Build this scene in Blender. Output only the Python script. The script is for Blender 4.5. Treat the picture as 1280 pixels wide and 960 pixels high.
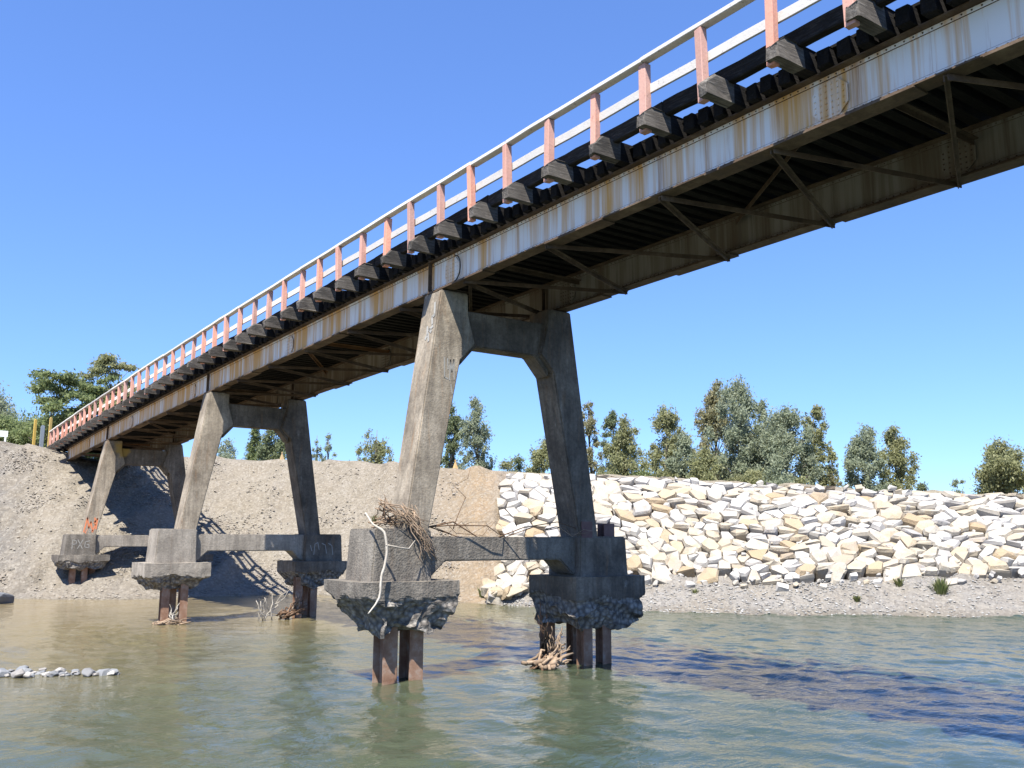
import bpy, bmesh, math, random
import numpy as np
from mathutils import Vector, Matrix, noise as mnoise

for o in list(bpy.data.objects):
    bpy.data.objects.remove(o)
SC = bpy.context.scene
COL = SC.collection
R = math.radians

# ------------------------------------------------------------------ camera, sky, sun, exposure
# world: X across the bridge, Y along the bridge towards the far bank, Z up, river surface z = 0
cam = bpy.data.cameras.new('camera')
cam_o = bpy.data.objects.new('camera', cam)
COL.objects.link(cam_o)
cam.sensor_width = 36.0
cam.lens = 1149.67 / 1280 * 36.0
cam.clip_start = 0.1
cam.clip_end = 6000
cam_o.matrix_world = (Matrix.Translation((-12.484, -17.990, 3.0)) @ Matrix.Rotation(-0.6203, 4, 'Z')
                      @ Matrix.Rotation(math.pi / 2 + math.atan2(193.164, 1149.67), 4, 'X')
                      @ Matrix.Rotation(0.004, 4, 'Z'))
SC.camera = cam_o

SUN = Vector((-0.47, -0.34, 1.0)).normalized()          # direction towards the sun
world = bpy.data.worlds.new('World')
SC.world = world
world.use_nodes = True
wn = world.node_tree
sky = wn.nodes.new('ShaderNodeTexSky')
sky.sky_type = 'NISHITA'
sky.sun_disc = False
sky.sun_elevation = math.asin(SUN.z)
sky.sun_rotation = math.atan2(SUN.x, SUN.y)
sky.air_density = 1.0
sky.dust_density = 0.0
sky.ozone_density = 3.0
wn.nodes['Background'].inputs['Strength'].default_value = 0.10
hsv = wn.nodes.new('ShaderNodeHueSaturation')            # camera-like rendering of the clear sky: hue a touch bluer
hsv.inputs['Hue'].default_value = 0.502
gam = wn.nodes.new('ShaderNodeGamma')                    # and a gentler zenith-to-horizon gradient
gam.inputs['Gamma'].default_value = 0.75
tint = wn.nodes.new('ShaderNodeMix')
tint.data_type = 'RGBA'; tint.blend_type = 'MULTIPLY'
tint.inputs[0].default_value = 1.0
ti = [i for i in tint.inputs if i.type == 'RGBA']
ti[1].default_value = (0.655, 0.935, 1.50, 1)
wn.links.new(sky.outputs['Color'], hsv.inputs['Color'])
wn.links.new(hsv.outputs['Color'], gam.inputs['Color'])
wn.links.new(gam.outputs['Color'], ti[0])
wn.links.new([o for o in tint.outputs if o.type == 'RGBA'][0], wn.nodes['Background'].inputs['Color'])

sl = bpy.data.lights.new('sun', 'SUN')
sl.energy = 5.0
sl.angle = R(0.5)
sl.color = (1.0, 0.95, 0.87)
so = bpy.data.objects.new('sun', sl)
COL.objects.link(so)
so.location = (-30, -20, 60)
so.rotation_euler = SUN.to_track_quat('Z', 'Y').to_euler()

SC.view_settings.view_transform = 'Standard'
SC.view_settings.look = 'None'
SC.view_settings.exposure = 1.30
SC.view_settings.gamma = 1.0
SC.view_settings.use_curve_mapping = False
SC.render.resolution_x, SC.render.resolution_y = 1024, 768

random.seed(7)
RNG = np.random.default_rng(7)

# ------------------------------------------------------------------ materials
class NT:
    def __init__(self, name):
        self.m = bpy.data.materials.new(name)
        self.m.use_nodes = True
        self.t = self.m.node_tree
        self.b = self.t.nodes['Principled BSDF']
        self.out = self.t.nodes['Material Output']
        self.geo = self.n('ShaderNodeNewGeometry')
    def n(self, typ, **kw):
        x = self.t.nodes.new(typ)
        for k, v in kw.items():
            setattr(x, k, v)
        return x
    def l(self, a, b):
        self.t.links.new(a, b)
    def pos(self, sx=1, sy=1, sz=1, obj=False):
        mp = self.n('ShaderNodeMapping')
        mp.inputs['Scale'].default_value = (sx, sy, sz)
        if obj:
            src = self.n('ShaderNodeTexCoord').outputs['Object']
        else:
            src = self.geo.outputs['Position']
        self.l(src, mp.inputs['Vector'])
        return mp.outputs['Vector']
    def noise(self, vec, scale=1.0, detail=6, rough=0.6, dist=0.0):
        x = self.n('ShaderNodeTexNoise')
        x.inputs['Scale'].default_value = scale
        x.inputs['Detail'].default_value = detail
        x.inputs['Roughness'].default_value = rough
        x.inputs['Distortion'].default_value = dist
        self.l(vec, x.inputs['Vector'])
        return x.outputs['Fac']
    def voro(self, vec, scale=1.0, feature='F1', out='Distance'):
        x = self.n('ShaderNodeTexVoronoi', feature=feature)
        x.inputs['Scale'].default_value = scale
        self.l(vec, x.inputs['Vector'])
        return x.outputs[out]
    def ramp(self, fac, stops, interp='LINEAR'):
        x = self.n('ShaderNodeValToRGB')
        cr = x.color_ramp
        cr.interpolation = interp
        while len(cr.elements) < len(stops):
            cr.elements.new(0.5)
        for e, (p, c) in zip(cr.elements, stops):
            e.position = p
            e.color = (c[0], c[1], c[2], 1) if hasattr(c, '__len__') else (c, c, c, 1)
        self.l(fac, x.inputs['Fac'])
        return x.outputs['Color']
    def mix(self, fac, a, b, mode='MIX'):
        x = self.n('ShaderNodeMix', data_type='RGBA', blend_type=mode)
        ins = [i for i in x.inputs if i.type == 'RGBA']
        fi = x.inputs[0]
        if hasattr(fac, 'is_output'):
            self.l(fac, fi)
        else:
            fi.default_value = fac
        for s, i in ((a, ins[0]), (b, ins[1])):
            if hasattr(s, 'is_output'):
                self.l(s, i)
            else:
                i.default_value = (s[0], s[1], s[2], 1)
        return [o for o in x.outputs if o.type == 'RGBA'][0]
    def math(self, op, a, b=None):
        x = self.n('ShaderNodeMath', operation=op)
        for i, s in enumerate((a, b)):
            if s is None:
                continue
            if hasattr(s, 'is_output'):
                self.l(s, x.inputs[i])
            else:
                x.inputs[i].default_value = s
        return x.outputs[0]
    def sep(self, vec):
        x = self.n('ShaderNodeSeparateXYZ')
        self.l(vec, x.inputs[0])
        return x.outputs
    def bump(self, h, strength=0.5, dist=0.05, prev=None):
        x = self.n('ShaderNodeBump')
        x.inputs['Strength'].default_value = strength
        x.inputs['Distance'].default_value = dist
        self.l(h, x.inputs['Height'])
        if prev is not None:
            self.l(prev, x.inputs['Normal'])
        return x.outputs['Normal']
    def done(self, color=None, rough=0.9, normal=None, spec=0.3, metal=0.0):
        if color is not None:
            if hasattr(color, 'is_output'):
                self.l(color, self.b.inputs['Base Color'])
            else:
                self.b.inputs['Base Color'].default_value = (*color, 1)
        if hasattr(rough, 'is_output'):
            self.l(rough, self.b.inputs['Roughness'])
        else:
            self.b.inputs['Roughness'].default_value = rough
        self.b.inputs['Specular IOR Level'].default_value = spec
        self.b.inputs['Metallic'].default_value = metal
        if normal is not None:
            self.l(normal, self.b.inputs['Normal'])
        return self.m

def m_concrete(name, light, mid, dark, rust=0.25, coarse=0.35):
    t = NT(name)
    p = t.pos()
    big = t.noise(p, 0.9, 7, 0.65)
    fine = t.noise(p, 14, 5, 0.7)
    streak = t.noise(t.pos(3.2, 3.2, 0.35), 1.6, 6, 0.65, 0.4)
    c = t.ramp(big, [(0.30, dark), (0.48, mid), (0.66, light)])
    c = t.mix(t.ramp(streak, [(0.42, 0.0), (0.70, 0.75)]), c, dark)
    c = t.mix(t.ramp(t.noise(t.pos(4, 4, 0.5), 1.1, 5, 0.7, 0.8), [(0.55, 0.0), (0.72, rust)]), c, (0.30, 0.17, 0.08))
    c = t.mix(t.ramp(t.noise(t.pos(2.2, 2.2, 0.7), 1.9, 7, 0.75), [(0.62, 0.0), (0.74, 0.5)]), c, (0.45, 0.43, 0.39))
    c = t.mix(t.ramp(fine, [(0.30, 0.45), (0.60, 0.0)]), c, tuple(x * 0.55 for x in dark))
    lines = t.math('ABSOLUTE', t.math('SINE', t.math('MULTIPLY', t.sep(p)[2], 5.4)))
    c = t.mix(t.ramp(lines, [(0.0, 0.35), (0.035, 0.0)]), c, dark)
    # ochre lichen high on the farthest pier
    vd = t.n('ShaderNodeVectorMath', operation='DISTANCE')
    t.l(t.geo.outputs['Position'], vd.inputs[0]); vd.inputs[1].default_value = (-1.15, 32.87, 7.55)
    lich = t.math('ADD', vd.outputs['Value'], t.math('MULTIPLY', t.noise(p, 2.6, 5), 0.9))
    c = t.mix(t.ramp(lich, [(0.78, 0.75), (1.0, 0.0)]), c, (0.36, 0.235, 0.05))
    n = t.bump(t.noise(p, 5, 8, 0.7), 0.25, 0.04)
    n = t.bump(t.voro(p, 22), coarse, 0.03, n)
    return t.done(c, 0.92, n, 0.2)

M = {}
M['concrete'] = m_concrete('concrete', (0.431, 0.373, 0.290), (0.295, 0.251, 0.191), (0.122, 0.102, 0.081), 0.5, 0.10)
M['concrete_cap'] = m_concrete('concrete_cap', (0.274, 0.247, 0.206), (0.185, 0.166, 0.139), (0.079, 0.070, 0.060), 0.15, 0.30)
M['concrete_shaded'] = m_concrete('concrete_shaded', (0.269, 0.230, 0.185), (0.162, 0.137, 0.109), (0.069, 0.058, 0.047), 0.35, 0.10)  # same concrete, deck shade put into its colour for cross beams and right side
M['concrete_pale'] = m_concrete('concrete_pale', (0.413, 0.371, 0.311), (0.310, 0.277, 0.231), (0.165, 0.146, 0.122), 0.15, 0.25)

def m_broken():
    t = NT('broken_concrete')
    p = t.pos()
    v = t.voro(p, 9)
    c = t.ramp(v, [(0.0, (0.46, 0.425, 0.37)), (0.35, (0.31, 0.285, 0.25)), (0.75, (0.12, 0.108, 0.096))])
    c = t.mix(t.ramp(t.noise(p, 2.2, 5), [(0.35, 0.0), (0.62, 0.45)]), c, (0.10, 0.092, 0.083))
    n = t.bump(v, 0.8, 0.06)
    n = t.bump(t.noise(p, 12, 7, 0.75), 0.9, 0.06, n)
    return t.done(c, 0.95, n, 0.15)
M['broken'] = m_broken()

def m_web(name, base_a, base_b, rust_a, rust_b, lo):
    t = NT(name)
    p = t.pos()
    y = t.sep(p)[1]
    st = t.noise(t.pos(0, 1.5, 0.05), 1.3, 6, 0.66, 0.1)
    st2 = t.noise(t.pos(0, 3.6, 0.10), 1.0, 5, 0.7, 0.1)
    age = t.ramp(t.math('MULTIPLY', t.math('ADD', y, 14.0), 1 / 60.0), [(0.0, 0.0), (0.25, 0.02), (0.75, 0.065)])
    a = t.math('ADD', t.math('ADD', t.math('MULTIPLY', st, 0.55), t.math('MULTIPLY', st2, 0.45)), age)
    base = t.mix(t.noise(t.pos(1, 1, 1), 0.8, 4), base_a, base_b)
    a = t.math('ADD', a, t.math('MULTIPLY', t.math('SUBTRACT', t.noise(t.pos(0, 0.55, 0.3), 1.0, 3, 0.5), 0.5), 0.34))
    c = t.mix(t.ramp(a, [(lo, 0.0), (lo + 0.055, 0.5), (lo + 0.13, 0.95)]), base, rust_a)
    c = t.mix(t.ramp(t.math('ADD', t.math('MULTIPLY', t.noise(t.pos(0.3, 2.6, 0.10), 1.5, 6, 0.7), 0.9), t.math('MULTIPLY', age, 0.6)),
                     [(lo + 0.04, 0.0), (lo + 0.15, 0.7)]), c, rust_b)
    n = t.bump(t.noise(p, 7, 5), 0.12, 0.02)
    return t.done(c, 0.6, n, 0.3)
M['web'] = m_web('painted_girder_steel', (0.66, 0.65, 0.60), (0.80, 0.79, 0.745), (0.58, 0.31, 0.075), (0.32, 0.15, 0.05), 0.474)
M['web_far'] = m_web('stained_shaded_girder_steel', (0.20, 0.19, 0.165), (0.29, 0.275, 0.245), (0.13, 0.10, 0.068), (0.07, 0.046, 0.03), 0.47)  # rust stained far web, base colour also lowered for deep shade under the deck


def m_rust(name, a, b, c3, sc=2.0):
    t = NT(name)
    p = t.pos()
    f = t.noise(p, sc, 7, 0.7)
    c = t.ramp(f, [(0.30, a), (0.52, b), (0.72, c3)])
    n = t.bump(t.noise(p, 22, 5), 0.35, 0.02)
    return t.done(c, 0.85, n, 0.25)
M['rust'] = m_rust('rusty_steel', (0.045, 0.032, 0.024), (0.095, 0.064, 0.042), (0.17, 0.125, 0.085))
M['rust_orange'] = m_rust('orange_rusty_steel', (0.09, 0.045, 0.022), (0.17, 0.085, 0.038), (0.22, 0.13, 0.065))
M['pile_steel'] = m_rust('pile_steel', (0.17, 0.085, 0.05), (0.27, 0.165, 0.11), (0.36, 0.31, 0.265), 2.6)
M['stub_steel'] = m_rust('stub_steel', (0.11, 0.065, 0.06), (0.16, 0.095, 0.085), (0.2, 0.13, 0.115), 3)

def m_wood(name, a, b, c3, sy=(1.5, 14, 14), bs=0.5, obj=False):
    t = NT(name)
    g = t.noise(t.pos(*sy, obj=obj), 2.2, 7, 0.7, 0.6)
    w = t.noise(t.pos(1, 1, 1), 2.7, 5, 0.65)
    c = t.ramp(g, [(0.28, a), (0.50, b), (0.72, c3)])
    c = t.mix(t.ramp(w, [(0.40, 0.0), (0.70, 0.6)]), c, a)
    inf = t.n('ShaderNodeObjectInfo')
    v = t.math('ADD', t.math('MULTIPLY', inf.outputs['Random'], 0.5), 0.75)
    hs = t.n('ShaderNodeHueSaturation')
    t.l(v, hs.inputs['Value'])
    t.l(c, hs.inputs['Color'])
    n = t.bump(g, bs, 0.03)
    return t.done(hs.outputs['Color'], 0.9, n, 0.15)
M['tie_wood'] = m_wood('creosoted_timber', (0.006, 0.0055, 0.005), (0.012, 0.0105, 0.0095), (0.028, 0.024, 0.021))
M['outrigger_wood'] = m_wood('weathered_timber', (0.034, 0.030, 0.027), (0.105, 0.095, 0.083), (0.235, 0.215, 0.19), (1.2, 9, 9), 0.5, True)
M['kerb_wood'] = m_wood('kerb_timber', (0.014, 0.012, 0.011), (0.032, 0.028, 0.025), (0.085, 0.076, 0.066), (14, 1.5, 14))
M['drift'] = m_wood('driftwood', (0.15, 0.105, 0.07), (0.25, 0.185, 0.13), (0.36, 0.29, 0.22), (6, 6, 6), 0.3)
M['drift_brown'] = m_wood('brown_driftwood', (0.07, 0.043, 0.026), (0.145, 0.09, 0.056), (0.24, 0.165, 0.11), (6, 6, 6), 0.3)
M['bleached'] = m_wood('bleached_wood', (0.25, 0.22, 0.18), (0.36, 0.33, 0.28), (0.45, 0.42, 0.37), (6, 6, 3), 0.3)

def m_paint(name, base, worn, under, amt=0.58):
    t = NT(name)
    p = t.pos()
    c = t.mix(t.noise(p, 3, 4), base, worn)
    c = t.mix(t.ramp(t.noise(p, 9, 6, 0.7), [(amt, 0.0), (amt + 0.10, 0.85)]), c, under)
    inf = t.n('ShaderNodeObjectInfo')
    hs = t.n('ShaderNodeHueSaturation')
    t.l(t.math('ADD', t.math('MULTIPLY', inf.outputs['Random'], 0.36), 0.80), hs.inputs['Value'])
    t.l(t.math('ADD', t.math('MULTIPLY', inf.outputs['Random'], 0.3), 0.85), hs.inputs['Saturation'])
    t.l(c, hs.inputs['Color'])
    return t.done(hs.outputs['Color'], 0.75, t.bump(t.noise(p, 20, 5), 0.25, 0.02), 0.3)
M['post_paint'] = m_paint('salmon_post_paint', (0.53, 0.245, 0.18), (0.57, 0.345, 0.275), (0.26, 0.14, 0.10), 0.62)
M['rail_paint'] = m_paint('white_rail_paint', (0.66, 0.64, 0.60), (0.52, 0.49, 0.45), (0.26, 0.23, 0.20), 0.60)
M['yellow_paint'] = m_paint('yellow_paint', (0.50, 0.34, 0.07), (0.44, 0.29, 0.08), (0.22, 0.16, 0.08), 0.66)
M['tan_paint'] = m_paint('tan_paint', (0.42, 0.30, 0.15), (0.36, 0.26, 0.14), (0.22, 0.17, 0.10), 0.6)
M['grey_paint'] = m_paint('blue_grey_paint', (0.20, 0.245, 0.29), (0.18, 0.215, 0.25), (0.16, 0.17, 0.18), 0.66)
M['white_paint'] = m_paint('white_paint', (0.78, 0.78, 0.77), (0.70, 0.70, 0.69), (0.45, 0.44, 0.42), 0.68)

def m_flat(name, col, rough=0.8):
    t = NT(name)
    p = t.pos()
    c = t.mix(t.noise(p, 8, 5), col, tuple(x * 0.7 for x in col))
    return t.done(c, rough, None, 0.2)
M['graffiti_orange'] = m_flat('orange_spray_paint', (0.72, 0.25, 0.12))
M['graffiti_white'] = m_flat('white_spray_paint', (0.36, 0.35, 0.32))
M['rivet_dark'] = m_flat('rivet_steel', (0.30, 0.32, 0.34))
M['cable'] = m_flat('black_cable', (0.04, 0.04, 0.04))

def m_rock():
    t = NT('riprap_rock')
    inf = t.n('ShaderNodeObjectInfo')
    p = t.pos()
    base = t.ramp(inf.outputs['Random'], [(0.0, (0.32, 0.295, 0.25)), (0.25, (0.37, 0.34, 0.285)), (0.45, (0.34, 0.29, 0.215)),
                                          (0.60, (0.37, 0.345, 0.30)), (0.76, (0.33, 0.27, 0.19)), (0.90, (0.30, 0.225, 0.14)), (0.97, (0.29, 0.28, 0.27))])
    c = t.mix(t.ramp(t.noise(p, 1.6, 6, 0.65), [(0.46, 0.0), (0.66, 0.6)]), base, (0.31, 0.24, 0.15))
    c = t.mix(t.ramp(t.noise(p, 3.5, 7, 0.7), [(0.25, 0.5), (0.48, 0.0)]), c, (0.23, 0.215, 0.195))
    n = t.bump(t.noise(p, 2.2, 8, 0.7), 0.8, 0.14)
    n = t.bump(t.noise(p, 14, 6, 0.7), 0.4, 0.03, n)
    return t.done(c, 0.9, n, 0.2)
M['rock'] = m_rock()

def m_stone(name, cols, seedscale=1.0):
    t = NT(name)
    rnd = t.geo.outputs['Random Per Island']
    k = len(cols)
    c = t.ramp(rnd, [(i / (k - 1) if k > 1 else 0, cc) for i, cc in enumerate(cols)])
    c = t.mix(t.ramp(t.noise(t.pos(), 9, 5), [(0.35, 0.35), (0.6, 0.0)]), c, tuple(x * 0.6 for x in cols[0]))
    return t.done(c, 0.9, t.bump(t.noise(t.pos(), 20, 4), 0.3, 0.02), 0.2)
M['gravel'] = m_stone('gravel_stones', [(0.17, 0.15, 0.125), (0.26, 0.23, 0.19), (0.21, 0.195, 0.17), (0.32, 0.29, 0.25), (0.22, 0.18, 0.135)])
M['beach_gravel'] = m_stone('beach_stones', [(0.17, 0.165, 0.16), (0.23, 0.225, 0.215), (0.33, 0.325, 0.31), (0.20, 0.19, 0.175), (0.40, 0.395, 0.375)])
def m_cobble():
    t = NT('river_cobble')
    inf = t.n('ShaderNodeObjectInfo')
    base = t.ramp(inf.outputs['Random'], [(0.0, (0.16, 0.172, 0.188)), (0.3, (0.21, 0.218, 0.222)), (0.5, (0.13, 0.138, 0.15)), (0.7, (0.26, 0.24, 0.215)), (0.92, (0.36, 0.345, 0.32))])
    p = t.pos()
    c = t.mix(t.ramp(t.noise(p, 6, 6), [(0.4, 0.0), (0.65, 0.45)]), base, (0.16, 0.155, 0.145))
    return t.done(c, 0.85, t.bump(t.noise(p, 10, 6), 0.4, 0.04), 0.25)
M['cobble'] = m_cobble()

def m_soil():
    t = NT('bank_soil')
    p = t.pos()
    at = t.n('ShaderNodeAttribute', attribute_name='soil')
    c = t.mix(t.ramp(t.noise(p, 0.55, 8, 0.7, 0.3), [(0.36, 0.0), (0.66, 0.6)]), at.outputs['Color'], (0.195, 0.165, 0.120))
    c = t.mix(t.ramp(t.noise(p, 2.3, 7, 0.7), [(0.50, 0.0), (0.75, 0.5)]), c, (0.26, 0.222, 0.178))
    vc = t.voro(p, 9.0, out='Color')
    vb = t.n('ShaderNodeRGBToBW')
    t.l(vc, vb.inputs[0])
    c = t.mix(t.ramp(vb.outputs[0], [(0.2, 0.32), (0.5, 0.0)]), c, (0.115, 0.100, 0.084))
    c = t.mix(t.ramp(vb.outputs[0], [(0.62, 0.0), (0.85, 0.5)]), c, (0.31, 0.285, 0.245))
    gul = t.noise(t.pos(0.55, 0.55, 0.18), 2.2, 7, 0.7, 0.6)
    c = t.mix(t.ramp(gul, [(0.50, 0.0), (0.68, 0.45)]), c, (0.275, 0.25, 0.21))
    c = t.mix(t.ramp(gul, [(0.30, 0.5), (0.45, 0.0)]), c, (0.12, 0.105, 0.085))
    n = t.bump(t.noise(p, 0.9, 8, 0.7), 0.8, 0.5)
    n = t.bump(t.voro(p, 9.0), 0.45, 0.05, n)
    n = t.bump(t.noise(p, 30, 4, 0.7), 0.5, 0.03, n)
    return t.done(c, 0.95, n, 0.1)
M['soil'] = m_soil()

def m_water():
    t = NT('river_water')
    p = t.pos()
    depth = t.noise(t.pos(0.05, 0.05, 0), 1.0, 3, 0.5, 0.4)
    x = t.sep(p)
    # distance from the near side: shallow olive water close by, brown silt towards the far bank on the left
    d = t.math('ADD', t.math('MULTIPLY', x[1], 0.024), t.math('MULTIPLY', x[0], -0.015))
    k = t.math('ADD', d, t.math('MULTIPLY', depth, 0.5))
    c = t.ramp(k, [(0.10, (0.036, 0.052, 0.034)), (0.38, (0.072, 0.078, 0.044)), (0.62, (0.142, 0.120, 0.064)), (0.95, (0.182, 0.145, 0.080))])
    # ripples: elongated across the current (current runs along X)
    w1 = t.noise(t.pos(1.0, 1.6, 0), 1.1, 5, 0.6, 0.9)
    w2 = t.noise(t.pos(1.0, 1.5, 0), 3.6, 4, 0.6, 0.7)
    w3 = t.noise(t.pos(1, 1, 0), 0.28, 3, 0.5, 0.8)
    calm = t.ramp(t.noise(t.pos(0.09, 0.13, 0), 1.0, 4, 0.55, 1.0), [(0.34, 0.35), (0.60, 1.0)])
    h = t.math('ADD', t.math('MULTIPLY', w1, 0.50), t.math('ADD', t.math('MULTIPLY', w2, 0.27), t.math('MULTIPLY', w3, 0.7)))
    bp = t.n('ShaderNodeBump')
    bp.inputs['Distance'].default_value = 0.14
    t.l(t.math('MULTIPLY', calm, 0.6), bp.inputs['Strength'])
    t.l(h, bp.inputs['Height'])
    t.b.inputs['IOR'].default_value = 1.333
    return t.done(c, 0.04, bp.outputs['Normal'], 0.5)
M['water'] = m_water()

M['bark'] = m_wood('tree_bark', (0.09, 0.075, 0.06), (0.17, 0.145, 0.12), (0.28, 0.25, 0.21), (8, 8, 1.5), 0.6)
def m_leaf(name, a, b, c3):
    t = NT(name)
    rnd = t.geo.outputs['Random Per Island']
    c = t.ramp(rnd, [(0.0, a), (0.5, b), (1.0, c3)])
    c = t.mix(t.ramp(t.noise(t.pos(), 0.55, 4), [(0.40, 0.0), (0.66, 0.6)]), c, tuple(x * 0.8 for x in c3))
    t.done(c, 0.6, None, 0.3)
    tr = t.n('ShaderNodeBsdfTranslucent')
    t.l(c, tr.inputs['Color'])
    mx = t.n('ShaderNodeMixShader')
    mx.inputs[0].default_value = 0.55
    t.l(t.b.outputs[0], mx.inputs[1])
    t.l(tr.outputs[0], mx.inputs[2])
    t.l(mx.outputs[0], t.out.inputs['Surface'])
    return t.m
M['leaf_olive'] = m_leaf('olive_leaves', (0.25, 0.265, 0.125), (0.3, 0.315, 0.155), (0.35, 0.35, 0.19))
M['leaf_grey'] = m_leaf('grey_leaves', (0.255, 0.295, 0.19), (0.3, 0.34, 0.225), (0.35, 0.385, 0.27))
M['leaf_brown'] = m_leaf('brown_leaves', (0.27, 0.265, 0.14), (0.31, 0.3, 0.165), (0.36, 0.33, 0.2))
M['leaf_green'] = m_leaf('green_leaves', (0.16, 0.21, 0.08), (0.21, 0.26, 0.11), (0.26, 0.30, 0.14))
M['leaf_dark'] = m_leaf('dark_leaves', (0.15, 0.19, 0.098), (0.195, 0.235, 0.125), (0.25, 0.28, 0.155))
M['grass'] = m_leaf('grass_blades', (0.10, 0.14, 0.04), (0.15, 0.19, 0.06), (0.24, 0.22, 0.10))

# ------------------------------------------------------------------ object helpers
def link(o, parent=None):
    COL.objects.link(o)
    if parent is not None:
        o.parent = parent
    return o

def tag(o, label=None, cat=None, group=None, kind=None):
    if label: o['label'] = label
    if cat: o['category'] = cat
    if group: o['group'] = group
    if kind: o['kind'] = kind
    return o

def empty(name, loc=(0, 0, 0), label=None, cat=None, group=None):
    o = bpy.data.objects.new(name, None)
    o.location = loc
    o.empty_display_size = 0.5
    link(o)
    return tag(o, label, cat, group)

class MB:
    def __init__(self):
        self.v, self.f = [], []
    def add(self, vs, fs):
        k = len(self.v)
        self.v += [tuple(p) for p in vs]
        self.f += [tuple(i + k for i in q) for q in fs]
        return self
    def box(self, x0, x1, y0, y1, z0, z1):
        return self.add([(x0, y0, z0), (x1, y0, z0), (x1, y1, z0), (x0, y1, z0), (x0, y0, z1), (x1, y0, z1), (x1, y1, z1), (x0, y1, z1)],
                        [(0, 3, 2, 1), (4, 5, 6, 7), (0, 1, 5, 4), (1, 2, 6, 5), (2, 3, 7, 6), (3, 0, 4, 7)])
    def prism(self, poly, y0, y1):
        n = len(poly)
        a = sum(poly[i][0] * poly[(i + 1) % n][1] - poly[(i + 1) % n][0] * poly[i][1] for i in range(n))
        if a < 0:
            poly = poly[::-1]
        vs = [(x, y0, z) for x, z in poly] + [(x, y1, z) for x, z in poly]
        fs = [tuple(range(n)), tuple(range(2 * n - 1, n - 1, -1))]
        fs += [((i + 1) % n, i, n + i, n + (i + 1) % n) for i in range(n)]
        return self.add(vs, fs)
    def sweep(self, poly, rings, cap=True):
        """poly: list of (x, dz); rings: list of (y, z0)"""
        n = len(poly)
        a = sum(poly[i][0] * poly[(i + 1) % n][1] - poly[(i + 1) % n][0] * poly[i][1] for i in range(n))
        if a < 0:
            poly = poly[::-1]
        vs, fs = [], []
        for (y, z) in rings:
            vs += [(x, y, z + dz) for x, dz in poly]
        for r in range(len(rings) - 1):
            for i in range(n):
                j = (i + 1) % n
                fs.append((r * n + j, r * n + i, (r + 1) * n + i, (r + 1) * n + j))
        if cap:
            fs.append(tuple(range(n)))
            k = (len(rings) - 1) * n
            fs.append(tuple(range(k + n - 1, k - 1, -1)))
        return self.add(vs, fs)
    def tube(self, path, radii, n=7):
        vs, fs = [], []
        path = [Vector(p) for p in path]
        for i, p in enumerate(path):
            d = (path[min(i + 1, len(path) - 1)] - path[max(i - 1, 0)])
            if d.length < 1e-6:
                d = Vector((0, 0, 1))
            d.normalize()
            u = d.cross(Vector((0.31, 0.52, 0.79)))
            if u.length < 1e-3:
                u = d.cross(Vector((1, 0, 0)))
            u.normalize()
            w = d.cross(u)
            r = radii[i] if hasattr(radii, '__len__') else radii
            for k in range(n):
                a = 2 * math.pi * k / n
                vs.append(p + (u * math.cos(a) + w * math.sin(a)) * r)
        for i in range(len(path) - 1):
            for k in range(n):
                j = (k + 1) % n
                fs.append((i * n + k, i * n + j, (i + 1) * n + j, (i + 1) * n + k))
        fs.append(tuple(range(n - 1, -1, -1)))
        e = (len(path) - 1) * n
        fs.append(tuple(range(e, e + n)))
        return self.add(vs, fs)
    def bar(self, a, b, w, h):
        """straight angle iron between two points: two thin legs"""
        a, b = Vector(a), Vector(b)
        d = (b - a).normalized()
        side = d.cross(Vector((0, 0, 1)))
        if side.length < 1e-3:
            side = Vector((1, 0, 0))
        side.normalize()
        up = side.cross(d)
        t = 0.014
        for (s0, s1, u0, u1) in ((-w / 2, w / 2, 0, t), (-w / 2, -w / 2 + t, -h, -0.002)):
            vs = []
            for q in (a, b):
                for (ss, uu) in ((s0, u0), (s1, u0), (s1, u1), (s0, u1)):
                    vs.append(q + side * ss + up * uu)
            self.add(vs, [(0, 1, 2, 3), (7, 6, 5, 4), (1, 0, 4, 5), (2, 1, 5, 6), (3, 2, 6, 7), (0, 3, 7, 4)])
        return self
    def mesh(self, name, mat):
        me = bpy.data.meshes.new(name)
        me.from_pydata(self.v, [], self.f)
        me.materials.append(mat)
        me.update()
        return me
    def build(self, name, mat, parent=None, smooth=False, bevel=0.0, fix=True, seg=1):
        me = self.mesh(name, mat)
        if fix or bevel:
            bm = bmesh.new()
            bm.from_mesh(me)
            bmesh.ops.recalc_face_normals(bm, faces=bm.faces)
            if bevel:
                es = [e for e in bm.edges if len(e.link_faces) == 2 and e.calc_face_angle(0) > 0.3]
                bmesh.ops.bevel(bm, geom=es, offset=bevel, segments=seg, affect='EDGES', clamp_overlap=True)
            bm.to_mesh(me)
            bm.free()
        if smooth:
            me.polygons.foreach_set('use_smooth', [True] * len(me.polygons))
        o = bpy.data.objects.new(name, me)
        return link(o, parent)

def put(name, me, parent=None, loc=(0, 0, 0), rot=(0, 0, 0), scale=(1, 1, 1)):
    o = bpy.data.objects.new(name, me)
    o.location, o.rotation_euler, o.scale = loc, rot, scale
    return link(o, parent)

def fbm(p, octaves=4):
    return mnoise.fractal(Vector(p), 0.9, 2.1, octaves, noise_basis='PERLIN_ORIGINAL')

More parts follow.
